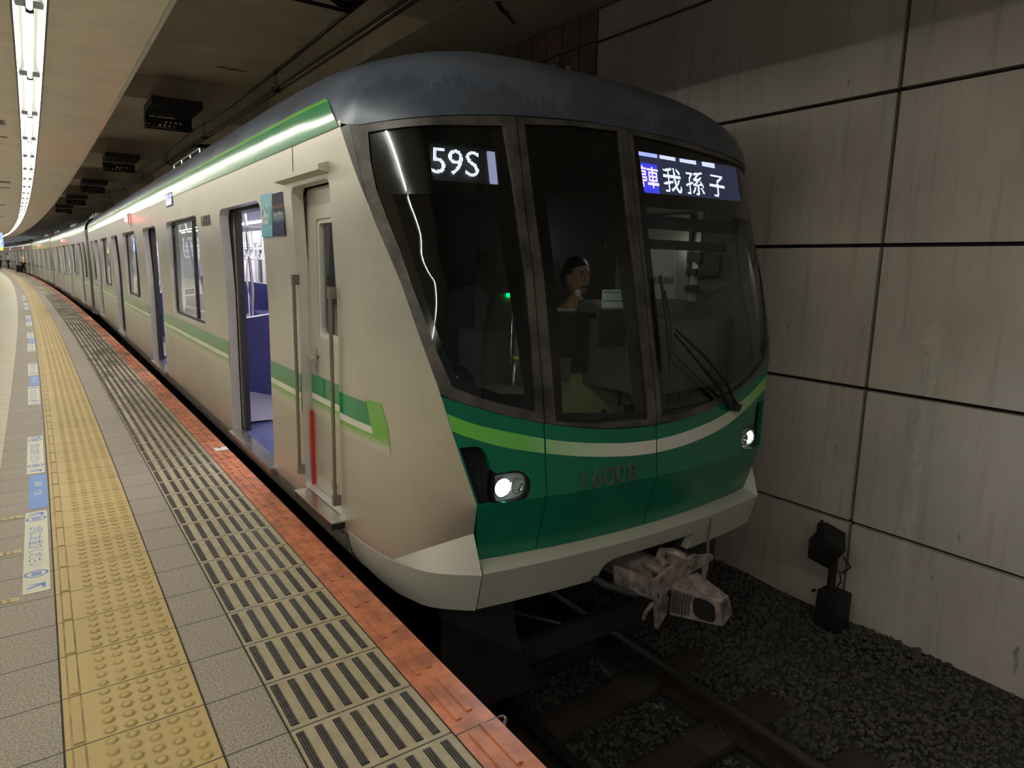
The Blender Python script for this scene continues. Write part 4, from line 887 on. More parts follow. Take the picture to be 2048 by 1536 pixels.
# ---------- the following cars
LM = 19.5
def mid_car():
    root = empty('train_car', (0, 0, 0)); D = [2.52, 7.34, 12.16, 16.98]; global WINM
    WINM = [(D[i] + 1.52, D[i] + 3.30) for i in range(3)]
    outer2 = [(LM, .06), (LM, 2.27), (0, 2.27), (0, .06)]
    for fn, fl, sg in ((lambda y, z: (sidex(z), y, z), True, 1), (lambda y, z: (2 * CX - sidex(z), y, z), False, -1)):
        holes = [door_hole(c) for c in D] if sg > 0 else []
        holes += [rrect(a, b, WZ0, WZ1, .07) for a, b in WINM] + [rrect(.55, 1.45, WZ0, WZ1, .06), rrect(LM - 1.45, LM - .55, WZ0, WZ1, .06)]
        mb = MB(); patch(mb, outer2, holes, fn, step=.3, gu=1.0, gv=.2, edge_step=.6, thick=(sg * .07, 0, 0), flip=fl, mi=0, mi_side=1); mb.build('body_side', [M['body'], M['jamb']], root, 30)
    for c in D: door_set(root, c)
    for a, b in WINM: window_set(root, a, b); 
    for a, b in ((.55, 1.45), (LM - 1.45, LM - .55)): window_set(root, a, b, mullion=False)
    p2 = [(-.03, y, 2.27) for y in (LM, LM / 2, 0)]; rows = []
    for k in range(13):
        r = 1 - (k / 12) ** 1.7; rows.append([(CX + (x - CX) * r, y, 2.27 + .58 * math.sqrt(max(0, 1 - r ** 2.5))) for x, y, z in p2])
    rows += [[(2 * CX - x, y, z) for x, y, z in R] for R in rows[::-1][1:]]
    mb = MB(); mb.grid(rows); mb.build('roof', M['roof'], root, 60)
    cant2 = lambda y, z: cant(5, z)[:1] + (y,) + cant(5, z)[2:]
    mb = MB(); mb.grid([[cant2(y, 2.172 + (2.325 - 2.172) * j / 5) for y in (LM, LM / 2, 0)] for j in range(6)]); mb.build('roof_edge_stripe', M['side_green'], root, 60)
    sg_ = [(0, D[0] - .625)] + [(D[i] + .625, D[i + 1] - .625) for i in range(3)] + [(D[3] + .625, LM)]
    for (y0, y1) in sg_:
        for z0, z1, m, nm in ((.732, .846, 'side_green', 'side_stripe'), (.695, .732, 'stripe_white', 'side_stripe_edge'), (.60, .695, 'fade', 'side_stripe_fade')):
            mb = MB(); mb.add([(-.003, y, z) for y, z in ((y0, z0), (y0, z1), (y1, z1), (y1, z0))], [(0, 1, 2, 3)]); mb.build(nm, M[m], root)
    mb = MB(); rows = []
    for x, z in ((.075, -.13), (.03, -.06), (.010, .02), (0.0, .06)): rows.append([(x, y, z) for y in (LM, 0)])
    mb.grid(rows); mb.build('side_sill', M['body'], root, 40)
    saloon(root, .1, LM - .1, D, rich=False)
    underframe(root, 0, LM); bogie(root, 2.9); bogie(root, 16.6)
    for yy in (0, LM - .05): mb = MB(); mb.box(0.0, 2.82, yy, yy + .05, -.1, 2.2); mb.box(.2, 2.62, yy, yy + .05, 2.2, 2.72); mb.build('end_wall', M['body'], root)
    mb = MB(); mb.box(.6, 2.2, LM, LM + .5, .1, 2.1); mb.build('gangway', M['black'], root)
    for y0, y1 in ((3.5, 6.5), (13, 16)): mb = MB(); mb.obox((CX, (y0 + y1) / 2, 2.88), (1.5, y1 - y0, .18), None, 0, .04); mb.build('roof_air_conditioner', M['facet'], root, 40)
    door_lamp(root, 9.8)
    return root
mb = MB(); mb.box(.6, 2.2, Y_END, Y_END + .4, .1, 2.1); part(mb, 'gangway', M['black'])
mc = mid_car()
NAMES = ['second car of the silver metro train, coupled behind the leading car', 'third car of the silver metro train, between the second and fourth cars', 'fourth car of the silver metro train, small in the distance on the bend', 'fifth car of the silver metro train, beside the waiting people far down the platform', 'last visible car of the silver metro train, where the curve hides the rest']
for k in range(5):
    o = mc if k == 0 else copy_tree(mc)
    ya = 17.55 + 20.0 * k; yb = ya + LM; xa = curve(ya) + .14; xb = curve(yb) + .14
    o.location = (xa, ya, -.012 * 0); o.rotation_euler = (0, math.radians(.5), math.atan2(-(xb - xa), LM))
    tag(o, NAMES[k], 'train', 'metro cars of the train at the platform')
    if k > 2:
        pass

# ------------------------------------------------------------------ platform
def ys_(y0, y1):
    out = [y0]; y = y0
    while y < y1:
        y += .3 if y < 12 else (1.5 if y < 40 else 4); out.append(min(y, y1))
    return out
Y0, Y1 = -9.0, 135.0
def strip(name, u0, u1, z, mat, y0=Y0, y1=Y1, nu=1, th=.05):
    mb = MB(); ys = ys_(y0, y1); us = [u0 + (u1 - u0) * i / nu for i in range(nu + 1)]
    mb.grid([[W(u, y, z) for u in us] for y in ys], flip=True)
    mb.grid([[W(us[-1], y, z), W(us[-1], y, z - th)] for y in ys], flip=True)
    return mb.build(name, mat, uvfn=lambda c: (c.x - curve(c.y), c.y))
def tile_mat(name, base, dark, per_u, per_v, off_u, off_v, jw=.0055, speck=.5, jcol=(.045, .035, .028), rough=.55, dirt=0.0, dirt_lo=.5, sc=150, rowvar=.10, dots=False):
    t = NT(name); uv = t.coord('UV'); s3 = t.sep(uv); u, v = s3[0], s3[1]; ob = t.coord()
    n1 = t.noise(ob, sc, 2, .6); n2 = t.noise(ob, 1.3, 4)
    m = t.mix(t.math('MULTIPLY', t.ramp(n1, [(.38, 0.), (.62, 1.)]), speck), base, dark)
    m = t.mix(t.math('MULTIPLY', t.ramp(n2, [(.35, 0.), (.7, 1.)]), .18), m, dark)
    row = t.math('FLOOR', t.math('DIVIDE', t.math('ADD', v, -off_v), per_v)); wn = t.node('ShaderNodeTexWhiteNoise', noise_dimensions='1D'); t.set(wn.inputs['W'], row)
    m = t.mix(t.math('MULTIPLY', wn.outputs['Value'], rowvar), m, dark)
    if dirt:
        nd = t.noise(t.scale(ob, (1, .45, 1)), 3.0, 6, .7); far = t.math('MULTIPLY', t.math('ADD', v, 1.0), .16, clamp=True)
        m = t.mix(t.math('MULTIPLY', t.math('MULTIPLY', t.ramp(nd, [(dirt_lo, 0.), (dirt_lo + .12, 1.)]), far), dirt), m, (.035, .03, .025))
    if dots:     # grime rings doubling as dot shading; dark lines painted to bring out guide bar edges
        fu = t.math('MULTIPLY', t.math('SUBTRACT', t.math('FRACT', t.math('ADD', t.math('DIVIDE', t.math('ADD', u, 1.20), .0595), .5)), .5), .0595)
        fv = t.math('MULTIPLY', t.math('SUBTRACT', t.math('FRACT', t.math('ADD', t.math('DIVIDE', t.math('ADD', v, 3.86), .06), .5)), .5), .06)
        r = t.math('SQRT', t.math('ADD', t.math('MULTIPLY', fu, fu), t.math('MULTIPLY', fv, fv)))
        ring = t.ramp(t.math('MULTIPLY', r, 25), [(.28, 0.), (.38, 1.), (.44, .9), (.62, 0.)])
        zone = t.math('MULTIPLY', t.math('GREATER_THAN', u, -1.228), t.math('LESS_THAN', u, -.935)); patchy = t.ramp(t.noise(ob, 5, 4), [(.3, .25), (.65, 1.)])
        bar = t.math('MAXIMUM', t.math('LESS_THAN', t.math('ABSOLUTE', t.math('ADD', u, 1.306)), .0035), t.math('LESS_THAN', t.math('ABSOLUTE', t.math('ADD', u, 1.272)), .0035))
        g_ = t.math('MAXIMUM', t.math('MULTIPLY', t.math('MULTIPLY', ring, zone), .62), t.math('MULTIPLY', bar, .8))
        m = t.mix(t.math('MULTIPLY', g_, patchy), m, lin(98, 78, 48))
    j = t.math('MAXIMUM', t.joint(v, per_v, jw, off_v), t.joint(u, per_u, jw, off_u)) if per_u else t.joint(v, per_v, jw, off_v)
    m = t.mix(j, m, jcol)
    t.bump(t.math('SUBTRACT', t.math('MULTIPLY', n1, .12), j), .35, .004)
    return t.fin(m, rough)
OFFV = .01
M['grey_tile'] = tile_mat('grey_stone_tile', lin(182, 172, 156), lin(112, 104, 92), 0, .3, 0, OFFV, speck=.75, sc=130)
M['cream_tile'] = tile_mat('cream_stone_tile', lin(206, 200, 176), lin(168, 160, 140), .6, .3, .22, OFFV, speck=.15, rough=.4)
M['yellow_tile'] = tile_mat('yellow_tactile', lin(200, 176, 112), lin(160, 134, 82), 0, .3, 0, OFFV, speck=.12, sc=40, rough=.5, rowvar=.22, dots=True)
M['slip_tile'] = tile_mat('beige_slip_tile', lin(186, 174, 146), lin(132, 120, 98), .45, .3, .18, OFFV, speck=.3, sc=14, dirt=.75, dirt_lo=.46, jw=.006)
M['orange_tile'] = tile_mat('orange_edge', lin(214, 132, 94), lin(146, 88, 66), 0, 2.07, 0, -1.545, speck=.7, sc=9, jw=.006, dirt=.7, dirt_lo=.48)
fl = strip('floor', -1.61, -1.33, 0, M['grey_tile']); tag(fl, 'grey speckled stone tiles of the platform left of the yellow paving', kind='structure')
fl = strip('floor', -7.5, -1.61, 0, M['cream_tile']); tag(fl, 'cream tiles of the inner platform', kind='structure')
fl = strip('floor', -.92, -.72, 0, M['grey_tile']); tag(fl, 'narrow grey tile row between yellow paving and slip tiles', kind='structure')
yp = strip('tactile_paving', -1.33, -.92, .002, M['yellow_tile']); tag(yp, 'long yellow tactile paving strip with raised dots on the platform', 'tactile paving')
sp_ = strip('anti_slip_tiles', -.72, -.27, 0, M['slip_tile']); tag(sp_, 'beige tile band with dark ribbed slip bars beside the orange edge', 'floor tiles')
oe = strip('platform_edge', -.27, -.11, .004, M['orange_tile'], th=.10); tag(oe, 'orange platform edge strip beside the train', 'platform edge')
# black joints between the strips
mb = MB()
for u in (-1.332, -.922, -.722, -.272): ys = ys_(Y0, 60); mb.grid([[W(u, y, .0035), W(u + .006, y, .0035)] for y in ys], flip=True)
tag(mb.build('trim_1', plain('joint_filler', (.035, .03, .025), .8)), 'dark filler lines between the platform strips', kind='structure')
# raised dots and guide bar on the yellow paving
mb = MB(); y = -5.96; k = 0
while y < 26:
    far = y > 8; n = 6 if far else 10
    for c in range(5):
        u = -1.20 + .0595 * c; cx, cy, _ = W(u, y)
        prof = [(.0155, 0), (.009, .005)] if far else [(.0155, 0), (.0125, .0035), (.0085, .0052)]
        o = len(mb.v)
        for r, h in prof: mb.v += [(cx + r * math.cos(2 * PI * q / n), cy + r * math.sin(2 * PI * q / n), .002 + h) for q in range(n)]
        for i in range(len(prof) - 1):
            for q in range(n): mb.f.append((o + i * n + q, o + i * n + (q + 1) % n, o + (i + 1) * n + (q + 1) % n, o + (i + 1) * n + q)); mb.m.append(0)
        mb.f.append(tuple(o + (len(prof) - 1) * n + q for q in range(n))); mb.m.append(0)
    y += .06; k += 1
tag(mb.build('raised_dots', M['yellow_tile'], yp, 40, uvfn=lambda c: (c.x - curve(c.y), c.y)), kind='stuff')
mb = MB()
for i in range(-20, 90):
    y = OFFV + .3 * i; mb.box(-1.303, -1.275, y + .012, y + .288, 0, .008, fn=lambda x, y, z: W(x, y, z))
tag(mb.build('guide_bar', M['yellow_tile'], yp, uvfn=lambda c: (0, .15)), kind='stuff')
M['rib'] = plain('slip_rib', (.10, .095, .09), .35, .2, .3, 30); M['rib_dark'] = plain('slip_groove', (.028, .026, .024), .8, 0, .3, 30)
mb = MB(); mb2 = MB()
for i in range(-20, 90):
    y = OFFV + .3 * i
    for k in range(7):
        u = -.690 + .0625 * k
        mb2.box(u - .0135, u + .0135, y + .022, y + .278, 0, .0016, fn=lambda x, y, z: W(x, y, z))
        if i < 30:
            for q in (-.0085, 0, .0085): mb.box(u + q - .0022, u + q + .0022, y + .024, y + .276, 0, .0042, fn=lambda x, y, z: W(x, y, z))
tag(mb2.build('slip_bars', M['rib_dark'], sp_), kind='stuff'); tag(mb.build('slip_ribs', M['rib'], sp_), kind='stuff')
mb = MB()
for i in range(-20, 90):
    y = OFFV + .3 * i
    for u, dy in ((-.222, 0), (-.168, .02)): mb.box(u - .011, u + .011, y + .035 + dy, y + .255 + dy, 0, .009, fn=lambda x, y, z: W(x, y, z))
tag(mb.build('edge_bars', M['orange_tile'], oe, uvfn=lambda c: (0, c.y)), kind='stuff')
tag(MB().box(-.215, -.115, .30, .40, .004, .009).build('edge_marker', plain('white_marker', lin(220, 220, 215), .5)), 'small white square marker on the orange edge below the first open door', 'floor marker')
mb = MB(); mb.box(-1.62, -1.46, -1.575, -1.545, 0, .003); mb.box(-1.62, -1.46, -1.02, -.99, 0, .003); mb.box(-1.62, -1.46, -.52, -.49, 0, .003)
# slip strips set in the grey tiles, each its own piece
for n_, y in (('nearest of three gold dotted inlay strips left of the white queue sticker', -1.74), ('middle of three gold dotted inlay strips left of the white queue sticker', -1.13), ('farthest of three gold dotted inlay strips, beside the top of the queue sticker', -.55)):
    mb = MB(); mb.box(-2.2, -1.462, y - .022, y + .022, 0, .0025)
    for i in range(24):
        for j in range(3): mb.box(-2.2 + .03 * i, -2.185 + .03 * i, y - .016 + j * .012, y - .009 + j * .012, .0025, .0045)
    tag(mb.build('floor_inlay', plain('gold_inlay', lin(190, 175, 130), .4, .2, .2, 60)), n_, 'floor inlay', 'gold inlay strips')

# queue stickers
M['stk_white'] = plain('sticker_white', lin(212, 212, 190), .45, 0, .05, 3); M['stk_blue'] = plain('sticker_blue', lin(104, 148, 214), .45, 0, .05, 3); M['ink'] = plain('sticker_ink', lin(92, 130, 205), .5, 0, .05)
def sticker_white(y0, y1, label):
    U0, U1 = -1.452, -1.345
    mb = MB(); pl = rrect(U0, U1, y0, y1, .015, 3); mb.prism(pl, lambda a, b, t_: W(a, b, t_), .0006, .0018)
    s = mb.build('floor_sticker', M['stk_white'])
    tag(s, label, 'floor sticker', 'white queue stickers on the platform')
    L = y1 - y0; top = y1
    f = lambda base, h0: (lambda a, b: W(h0 + b, top - base - a, .0022))
    mb = MB(); flat_text(mb, '2列にお並びください', L * .50, .068, f(L * .235, U0 + .018)); mb.build('sticker_lettering', M['ink'], s)
    for q in (0, 1):
        mb = MB(); c = top - (L * .115 if q == 0 else L * .815)
        mb.grid([[W(-1.399 + r * math.cos(a), c + r * .9 * math.sin(a), .0022) for r in (.040, .050)] for a in [2 * PI * i / 24 for i in range(25)]])
        for dx in (-.012, .012): mb.box(-1.399 - .02, -1.399 + .022, c + dx - .008, c + dx + .008, .002, .0024, fn=lambda x, y, z: W(x, y, z))
        mb.build('sticker_icon', M['ink'], s)
        mb = MB(); c = top - (L * .04 if q == 0 else L * .935)
        mb.add([W(a, b, .0022) for a, b in ((-1.362, c + .02), (-1.362, c - .035), (-1.375, c - .035), (-1.378, c - .005), (-1.43, c - .03), (-1.437, c - .018), (-1.385, c + .006), (-1.43, c + .014), (-1.43, c + .02))], [(0, 1, 2, 3), (3, 4, 5, 6), (0, 3, 6, 7, 8)]); mb.build('sticker_arrow', M['ink'], s)
def sticker_blue(y0, y1, label):
    mb = MB(); mb.prism(rrect(-1.437, -1.338, y0, y1, .004, 1), lambda a, b, t_: W(a, b, t_), .0006, .0018); s = mb.build('floor_sticker', M['stk_blue']); tag(s, label, 'floor sticker', 'blue stickers between the queue stickers')
    mb = MB(); flat_text(mb, '乗車', .12, .045, lambda a, b: W(-1.41 + b, y1 - .18 - a, .0022)); flat_text(mb, '位置', .12, .045, lambda a, b: W(-1.41 + b, y1 - .38 - a, .0022)); mb.build('sticker_lettering', M['stk_white'], s)
ORD = ['by the nearest open door', 'by the second door of the first car', 'by the third door of the first car', 'by the fourth door of the first car', 'by the first door of the second car', 'by the second door of the second car']
for i, c in enumerate([-.03, 4.8, 9.62, 14.44, 20.0, 24.9]):
    sticker_white(c - 1.68, c - .47, 'white queue sticker, nearer of the pair ' + ORD[i])
    sticker_blue(c - .41, c + .37, 'plain blue sticker with white lettering ' + ORD[i])
    sticker_white(c + .41, c + 1.62, 'white queue sticker, farther of the pair ' + ORD[i])

# platform body below the edge
mb = MB(); ys = ys_(Y0, Y1); mb.grid([[W(-.112, y, 0), W(-.112, y, -.10), W(-.30, y, -.12), W(-.30, y, -1.35)] for y in ys], flip=False)
tag(mb.build('wall_left', plain('platform_side', (.05, .046, .04), .8)), 'dark concrete face under the platform edge', kind='structure')
mb = MB(); mb.tube([(-.085, -3.62, -.05), (-.06, -3.60, -.03), (-.05, -3.57, -.045), (-.07, -3.55, -.06), (-.09, -3.57, -.05)], .006, 6); tag(mb.build('cable_hook', M['steel'], None, 60), 'small bent metal hook on the platform face below the orange edge', 'hook')

# ------------------------------------------------------------------ trackway
TZ = -1.32
t = NT('ballast_stone'); c = t.coord(); n = t.noise(c, 25, 3); m = t.mix(t.ramp(n, [(.3, 0.), (.7, 1.)]), lin(44, 41, 40), lin(96, 92, 88)); M['ballast'] = t.fin(m, .8)
def gh(x, y): return (TZ + (.20 * max(0, min(1, (x - 2.05) / 1.2)))) + .012 * math.sin(7 * x + 3 * y) + .01 * math.sin(5 * y - 2 * x)
mb = MB(); mb.grid([[(x, y, gh(x, y)) for x in (-.3, .3, .7, 1.1, 1.5, 1.9, 2.1, 2.4, 2.8, 3.2, 3.7)] for y in [-9 + .5 * i for i in range(40)] + [20, 60, 130]], flip=True)
tag(mb.build('floor', plain('trackbed', (.035, .032, .03), .9, 0, .3, 20, .3)), 'dark trackbed between platform and wall', kind='structure')
mb = MB(); rb = random.Random(11)
ico = [(0, 0, 1), (.89, 0, .45), (.28, .85, .45), (-.72, .53, .45), (-.72, -.53, .45), (.28, -.85, .45), (.72, .53, -.45), (-.28, .85, -.45), (-.89, 0, -.45), (-.28, -.85, -.45), (.72, -.53, -.45), (0, 0, -1)]
icf = [(0, 1, 2), (0, 2, 3), (0, 3, 4), (0, 4, 5), (0, 5, 1), (1, 6, 2), (2, 7, 3), (3, 8, 4), (4, 9, 5), (5, 10, 1), (2, 6, 7), (3, 7, 8), (4, 8, 9), (5, 9, 10), (1, 10, 6), (11, 7, 6), (11, 8, 7), (11, 9, 8), (11, 10, 9), (11, 6, 10)]
def stones(n, x0, x1, y0, y1):
    for _ in range(n):
        x, y = rb.uniform(x0, x1), rb.uniform(y0, y1); s = rb.uniform(.010, .024); a = rb.uniform(0, 6.28); ca, sa = math.cos(a), math.sin(a); k = [rb.uniform(.6, 1.2) for _ in range(3)]
        z = gh(x, y) + rb.uniform(-.004, .02)
        mb.add([(x + s * (p[0] * ca * k[0] - p[1] * sa * k[1]), y + s * (p[0] * sa * k[0] + p[1] * ca * k[1]), z + s * p[2] * k[2] * .8) for p in ico], icf)
stones(9500, 2.12, 3.58, -4.9, -1.5); stones(3000, .95, 1.85, -4.5, -2.0); stones(1500, 2.15, 3.58, -1.5, 1.0)
tag(mb.build('ballast', M['ballast']), 'grey crushed stone ballast beside and between the rails', 'ballast', kind='stuff')
M['rail'] = plain('rail_steel', (.07, .055, .045), .5, .6, .3, 12); M['rail_top'] = plain('rail_head_polished', (.16, .15, .145), .35, .9, .1)
for x, lb in ((.877, 'rusty steel rail nearer the platform, in the dark trackbed'), (1.943, 'rusty steel rail nearer the wall, in the dark trackbed')):
    mb = MB(); pr = [(-.065, -.15), (.065, -.15), (.065, -.135), (.012, -.12), (.010, -.04), (.034, -.03), (.034, -.002), (-.034, -.002), (-.034, -.03), (-.010, -.04), (-.012, -.12), (-.065, -.135)]
    mb.prism(pr, lambda a, b, t_: (x + a, t_, -1.10 + b), -9, 17); r_ = mb.build('rail', M['rail'], None, 30); tag(r_, lb, 'rail', 'rails of the track')
    MB().box(x - .028, x + .028, -9, 17, -1.102, -1.098).build('rail_head', M['rail_top'], r_)
M['sleeper'] = plain('sleeper_concrete', lin(58, 52, 45), .8, 0, .2, 8)
SL = ['sleeper in the bottom right gravel, nearest the camera', 'second concrete sleeper from the camera', 'third concrete sleeper, just in front of the coupler', 'fourth concrete sleeper, under the coupler', 'fifth concrete sleeper, under the front bumper', 'sixth concrete sleeper, deep in the shade under the train']
for i in range(6):
    y = -4.35 + .62 * i; mb = MB(); mb.obox((1.41, y, -1.275), (2.1, .22, .10), None, 0, .02); s = mb.build('sleeper', M['sleeper'], None, 30); tag(s, SL[i], 'sleeper', 'sleepers')
    for x in (.877, 1.943):
        mb = MB()
        for d in (-.09, .09): mb.tube([(x + d, y - .05, -1.225), (x + d * .9, y, -1.19), (x + d * .5, y + .03, -1.215), (x + d, y + .05, -1.225)], .010, 6)
        mb.build('rail_clip', M['under'], s, 60)

# ------------------------------------------------------------------ the wall on the right
WX = 3.607; PJ = 1.0277
t = NT('wall_panel'); c = t.coord(); n = t.noise(t.scale(c, (1, .8, .5)), 1.4, 6, .6); n2 = t.noise(t.scale(c, (1, 9, .5)), 1.6, 5, .7); n3 = t.noise(c, 20, 4, .7); n4 = t.noise(t.scale(c, (1, 4, 1.2)), 2.2, 5, .7)
m = t.mix(t.ramp(n, [(.3, 0.), (.7, 1.)]), lin(180, 171, 160), lin(212, 203, 192)); m = t.mix(t.math('MULTIPLY', t.ramp(n2, [(.52, 0.), (.75, 1.)]), .4), m, lin(112, 100, 86))
m = t.mix(t.math('MULTIPLY', t.ramp(n4, [(.66, 0.), (.72, 1.)]), .6), m, lin(80, 68, 56)); m = t.mix(t.math('MULTIPLY', t.ramp(n3, [(.66, 0.), (.72, 1.)]), .2), m, lin(90, 80, 66))
# pale run of lime that has bled from one spot
s3 = t.sep(c); nz = t.noise(t.scale(c, (1, 2, 3)), 4, 4, .6)
dy = t.math('ABSOLUTE', t.math('SUBTRACT', t.math('ADD', s3[1], t.math('MULTIPLY', t.math('SUBTRACT', nz, .5), .22)), -3.30)); 
wd = t.ramp(t.math('DIVIDE', t.math('ADD', s3[2], 1.4), 2.8), [(.0, .075), (.12, .07), (.22, .03), (.5, .018), (.83, .015), (.87, .05), (.905, .05), (.93, .01), (.95, 0.)])
m = t.mix(t.math('MULTIPLY', t.math('LESS_THAN', dy, wd), .38), m, lin(222, 214, 198))
t.bump(n3, .06, .01); M['wall'] = t.fin(m, t.math('MULTIPLY_ADD', n, .2, .38))
mb = MB(); g = .014
for j in range(-5, 1):
    ya, yb = -2.887 + 3.077 * (j) , -2.887 + 3.077 * (j + 1)
    for k in range(7):
        zb = 2.7345 + PJ * (1 - k); zt = zb + PJ
        za, zt = max(zb, -1.5), min(zt, 4.08)
        if zt <= za: continue
        mb.box(WX, WX + .05, ya + g, yb - g, za + g, zt - g)
tag(mb.build('wall_right', M['wall']), 'large stained stone panels of the wall beside the track', kind='structure')
mb = MB(); y = .19
t = NT('brown_tile'); c = t.coord(); n = t.noise(c, 2.5, 3); t.fin(t.mix(t.ramp(n, [(.35, 0.), (.65, 1.)]), lin(120, 100, 80), lin(150, 118, 98)), .5); M['btile'] = t.mat
while y < 60:
    zt = 4.08
    while zt > -1.4:
        h = .30 if y < 12 else 5.5; mb.box(WX, WX + .05, y + .008, y + .272 + (0 if y < 12 else 4), zt - h + .008, zt - .004); zt -= h
    y += .28 if y < 12 else 4.28
tag(mb.build('wall_right', M['btile']), 'small brown tiles of the wall above the train roof', kind='structure')
mb = MB(); mb.box(WX + .05, WX + .2, -19, 60, -1.6, 4.6); tag(mb.build('wall_back', plain('joint_black', (.012, .011, .010), .9)), 'dark backing behind the wall panels', kind='structure')

# ------------------------------------------------------------------ tunnel ceiling over the track
t = NT('concrete_ceiling'); c = t.coord(); n = t.noise(c, 1.1, 6, .6); n2 = t.noise(t.scale(c, (1, 3, 3)), 1.7, 5, .7)
m = t.mix(t.ramp(n, [(.3, 0.), (.7, 1.)]), lin(182, 170, 152), lin(212, 200, 182)); m = t.mix(t.math('MULTIPLY', t.ramp(n2, [(.6, 0.), (.72, 1.)]), .35), m, lin(140, 120, 106)); M['ceil'] = t.fin(m, .75); t.bump(n, .1)
mb = MB(); mb.box(-3.5, 2.45, -12, 130, 4.48, 4.6); mb.box(2.45, 3.9, -12, 130, 4.09, 4.6); tag(mb.build('ceiling', M['ceil']), 'raw concrete ceiling over the track with a raised recess', kind='structure')
for k, lb in enumerate(('concrete cross beam over the train front', 'nearest concrete cross beam behind the overhead wire unit', 'second concrete cross beam in the tunnel ceiling', 'third concrete cross beam in the tunnel ceiling', 'fourth cross beam, deep in the tunnel', 'fifth cross beam, deep in the tunnel', 'last cross beam visible in the tunnel')):
    y = .32 + 7.4 * k; mb = MB(); mb.box(-3.4, 2.449, y, y + 1.3, 4.10, 4.479); tag(mb.build('trim_%d' % (k + 2), M['ceil']), lb, kind='structure')
# crack and old fixing marks on the ceiling
mb = MB(); pts = [(1.30, 6.46), (1.40, 6.43), (1.47, 6.49), (1.60, 6.44), (1.70, 6.47), (1.80, 6.42)]; mb.tube([(x, y, 4.478) for x, y in pts], [.004, .012, .008, .014, .008, .003], 4)
tag(mb.build('ceiling_crack', M['black']), 'thin dark crack in the concrete ceiling near the first beam', 'crack')
mb = MB(); mb.prism([(2.70, .67), (2.74, .66), (2.78, .72), (2.92, .84), (2.95, .83), (2.97, .88), (3.20, 1.07), (3.19, 1.09), (2.96, .90), (2.90, .88), (2.75, .75), (2.69, .70)], lambda a, b, t_: (a, b, t_), 4.078, 4.09); tag(mb.build('anchor_strip', M['black']), 'row of old metal anchors in the ceiling above the train roof', 'anchor')

# canopy over the platform
CZ = 3.05
t = NT('canopy_slats'); uv = t.coord('UV'); s3 = t.sep(uv); n = t.noise(t.coord(), 2, 3)
j = t.joint(s3[1], .20, .006); m = t.mix(t.ramp(n, [(.3, 0.), (.7, 1.)]), lin(205, 193, 175), lin(220, 208, 190)); m = t.mix(t.math('MULTIPLY', j, .5), m, lin(110, 98, 86)); M['canopy'] = t.fin(m, .45)
ys = ys_(Y0 - 6, Y1)
uvf = lambda c: (c.x - curve(c.y), c.y)
mb = MB(); TU0, TU1 = -1.243, -1.072
mb.grid([[W(-7.5, y, CZ), W(TU0, y, CZ)] for y in ys]); mb.grid([[W(TU1, y, CZ), W(-.47, y, CZ)] for y in ys])
mb.grid([[W(-.47, y, CZ), W(-.465, y, CZ + .006)] for y in ys]); mb.grid([[W(-.5, y, CZ + .30), W(-7.5, y, CZ + .30)] for y in ys])
tag(mb.build('ceiling', M['canopy'], uvfn=uvf), 'slatted platform ceiling carrying the light strip', kind='structure')
mb = MB(); mb.grid([[W(-.465, y, CZ + .004), W(-.43, y, CZ + .012), W(-.43, y, CZ + .09), W(-.50, y, CZ + .10), W(-.50, y, CZ + .30)] for y in ys]); tag(mb.build('trim_9', plain('fascia', lin(205, 196, 176), .35), None), 'pale edge fascia of the platform ceiling', kind='structure')
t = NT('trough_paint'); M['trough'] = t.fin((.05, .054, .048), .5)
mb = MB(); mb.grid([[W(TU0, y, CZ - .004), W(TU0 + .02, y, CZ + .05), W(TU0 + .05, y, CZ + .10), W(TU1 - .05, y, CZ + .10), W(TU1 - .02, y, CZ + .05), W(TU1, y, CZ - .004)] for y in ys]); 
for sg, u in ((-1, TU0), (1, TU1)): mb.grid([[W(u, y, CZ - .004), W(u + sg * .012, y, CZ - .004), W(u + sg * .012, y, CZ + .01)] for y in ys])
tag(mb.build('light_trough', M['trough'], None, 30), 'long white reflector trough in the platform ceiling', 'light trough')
# fluorescent tubes, each with its lamp holder
proto = None
def tube_lamp(): 
    mb = MB(); mb.tube([(0, .04, 0), (0, 1.96, 0)], .016, 8); o = mb.build('fluorescent_tube', M['tube'], None, 60)
    mb = MB(); mb.box(-.072, .072, -.010, .010, .012, .05); mb.box(-.022, .022, -.014, .014, -.02, .012); mb.tube([(0, -.04, 0), (0, .04, 0)], .020, 8); mb.build('lamp_holder', M['under'], o, 40); return o
def fill_trough(u):
    mb = MB(); mb.grid([[W(u - .09, y, CZ - .003), W(u - .07, y, CZ - .03), W(u + .07, y, CZ - .03), W(u + .09, y, CZ - .003)] for y in ys if y < 60]); return mb
tag(fill_trough(-4.4).build('light_trough', M['trough'], None, 30), 'unseen lamp rail added for fill light over the inner platform', 'light trough')
mb = MB(); mb.grid([[W(-4.43, y, CZ - .034), W(-4.37, y, CZ - .034)] for y in ys if y < 60]); tag(mb.build('light_strip', M['tube']), 'unseen row of lit tubes added as fill light over the inner platform', 'lamp', kind='stuff')  # added tube row out of view, lifts the wall and floor brightness
for i in range(-5, 30):
    y0 = .15 + 2.01 * i; x0, _, _ = W(-1.157, y0); x1, _, _ = W(-1.157, y0 + 2.0)
    if proto is None: o = proto = tube_lamp()
    else: o = copy_tree(proto)
    o.location = (x0, y0, CZ + .004); o.rotation_euler = (0, 0, math.atan2(-(x1 - x0), 2.0))
    tag(o, 'lit white fluorescent tube in the curving ceiling trough over the platform', 'lamp', 'fluorescent tubes of the ceiling strip')
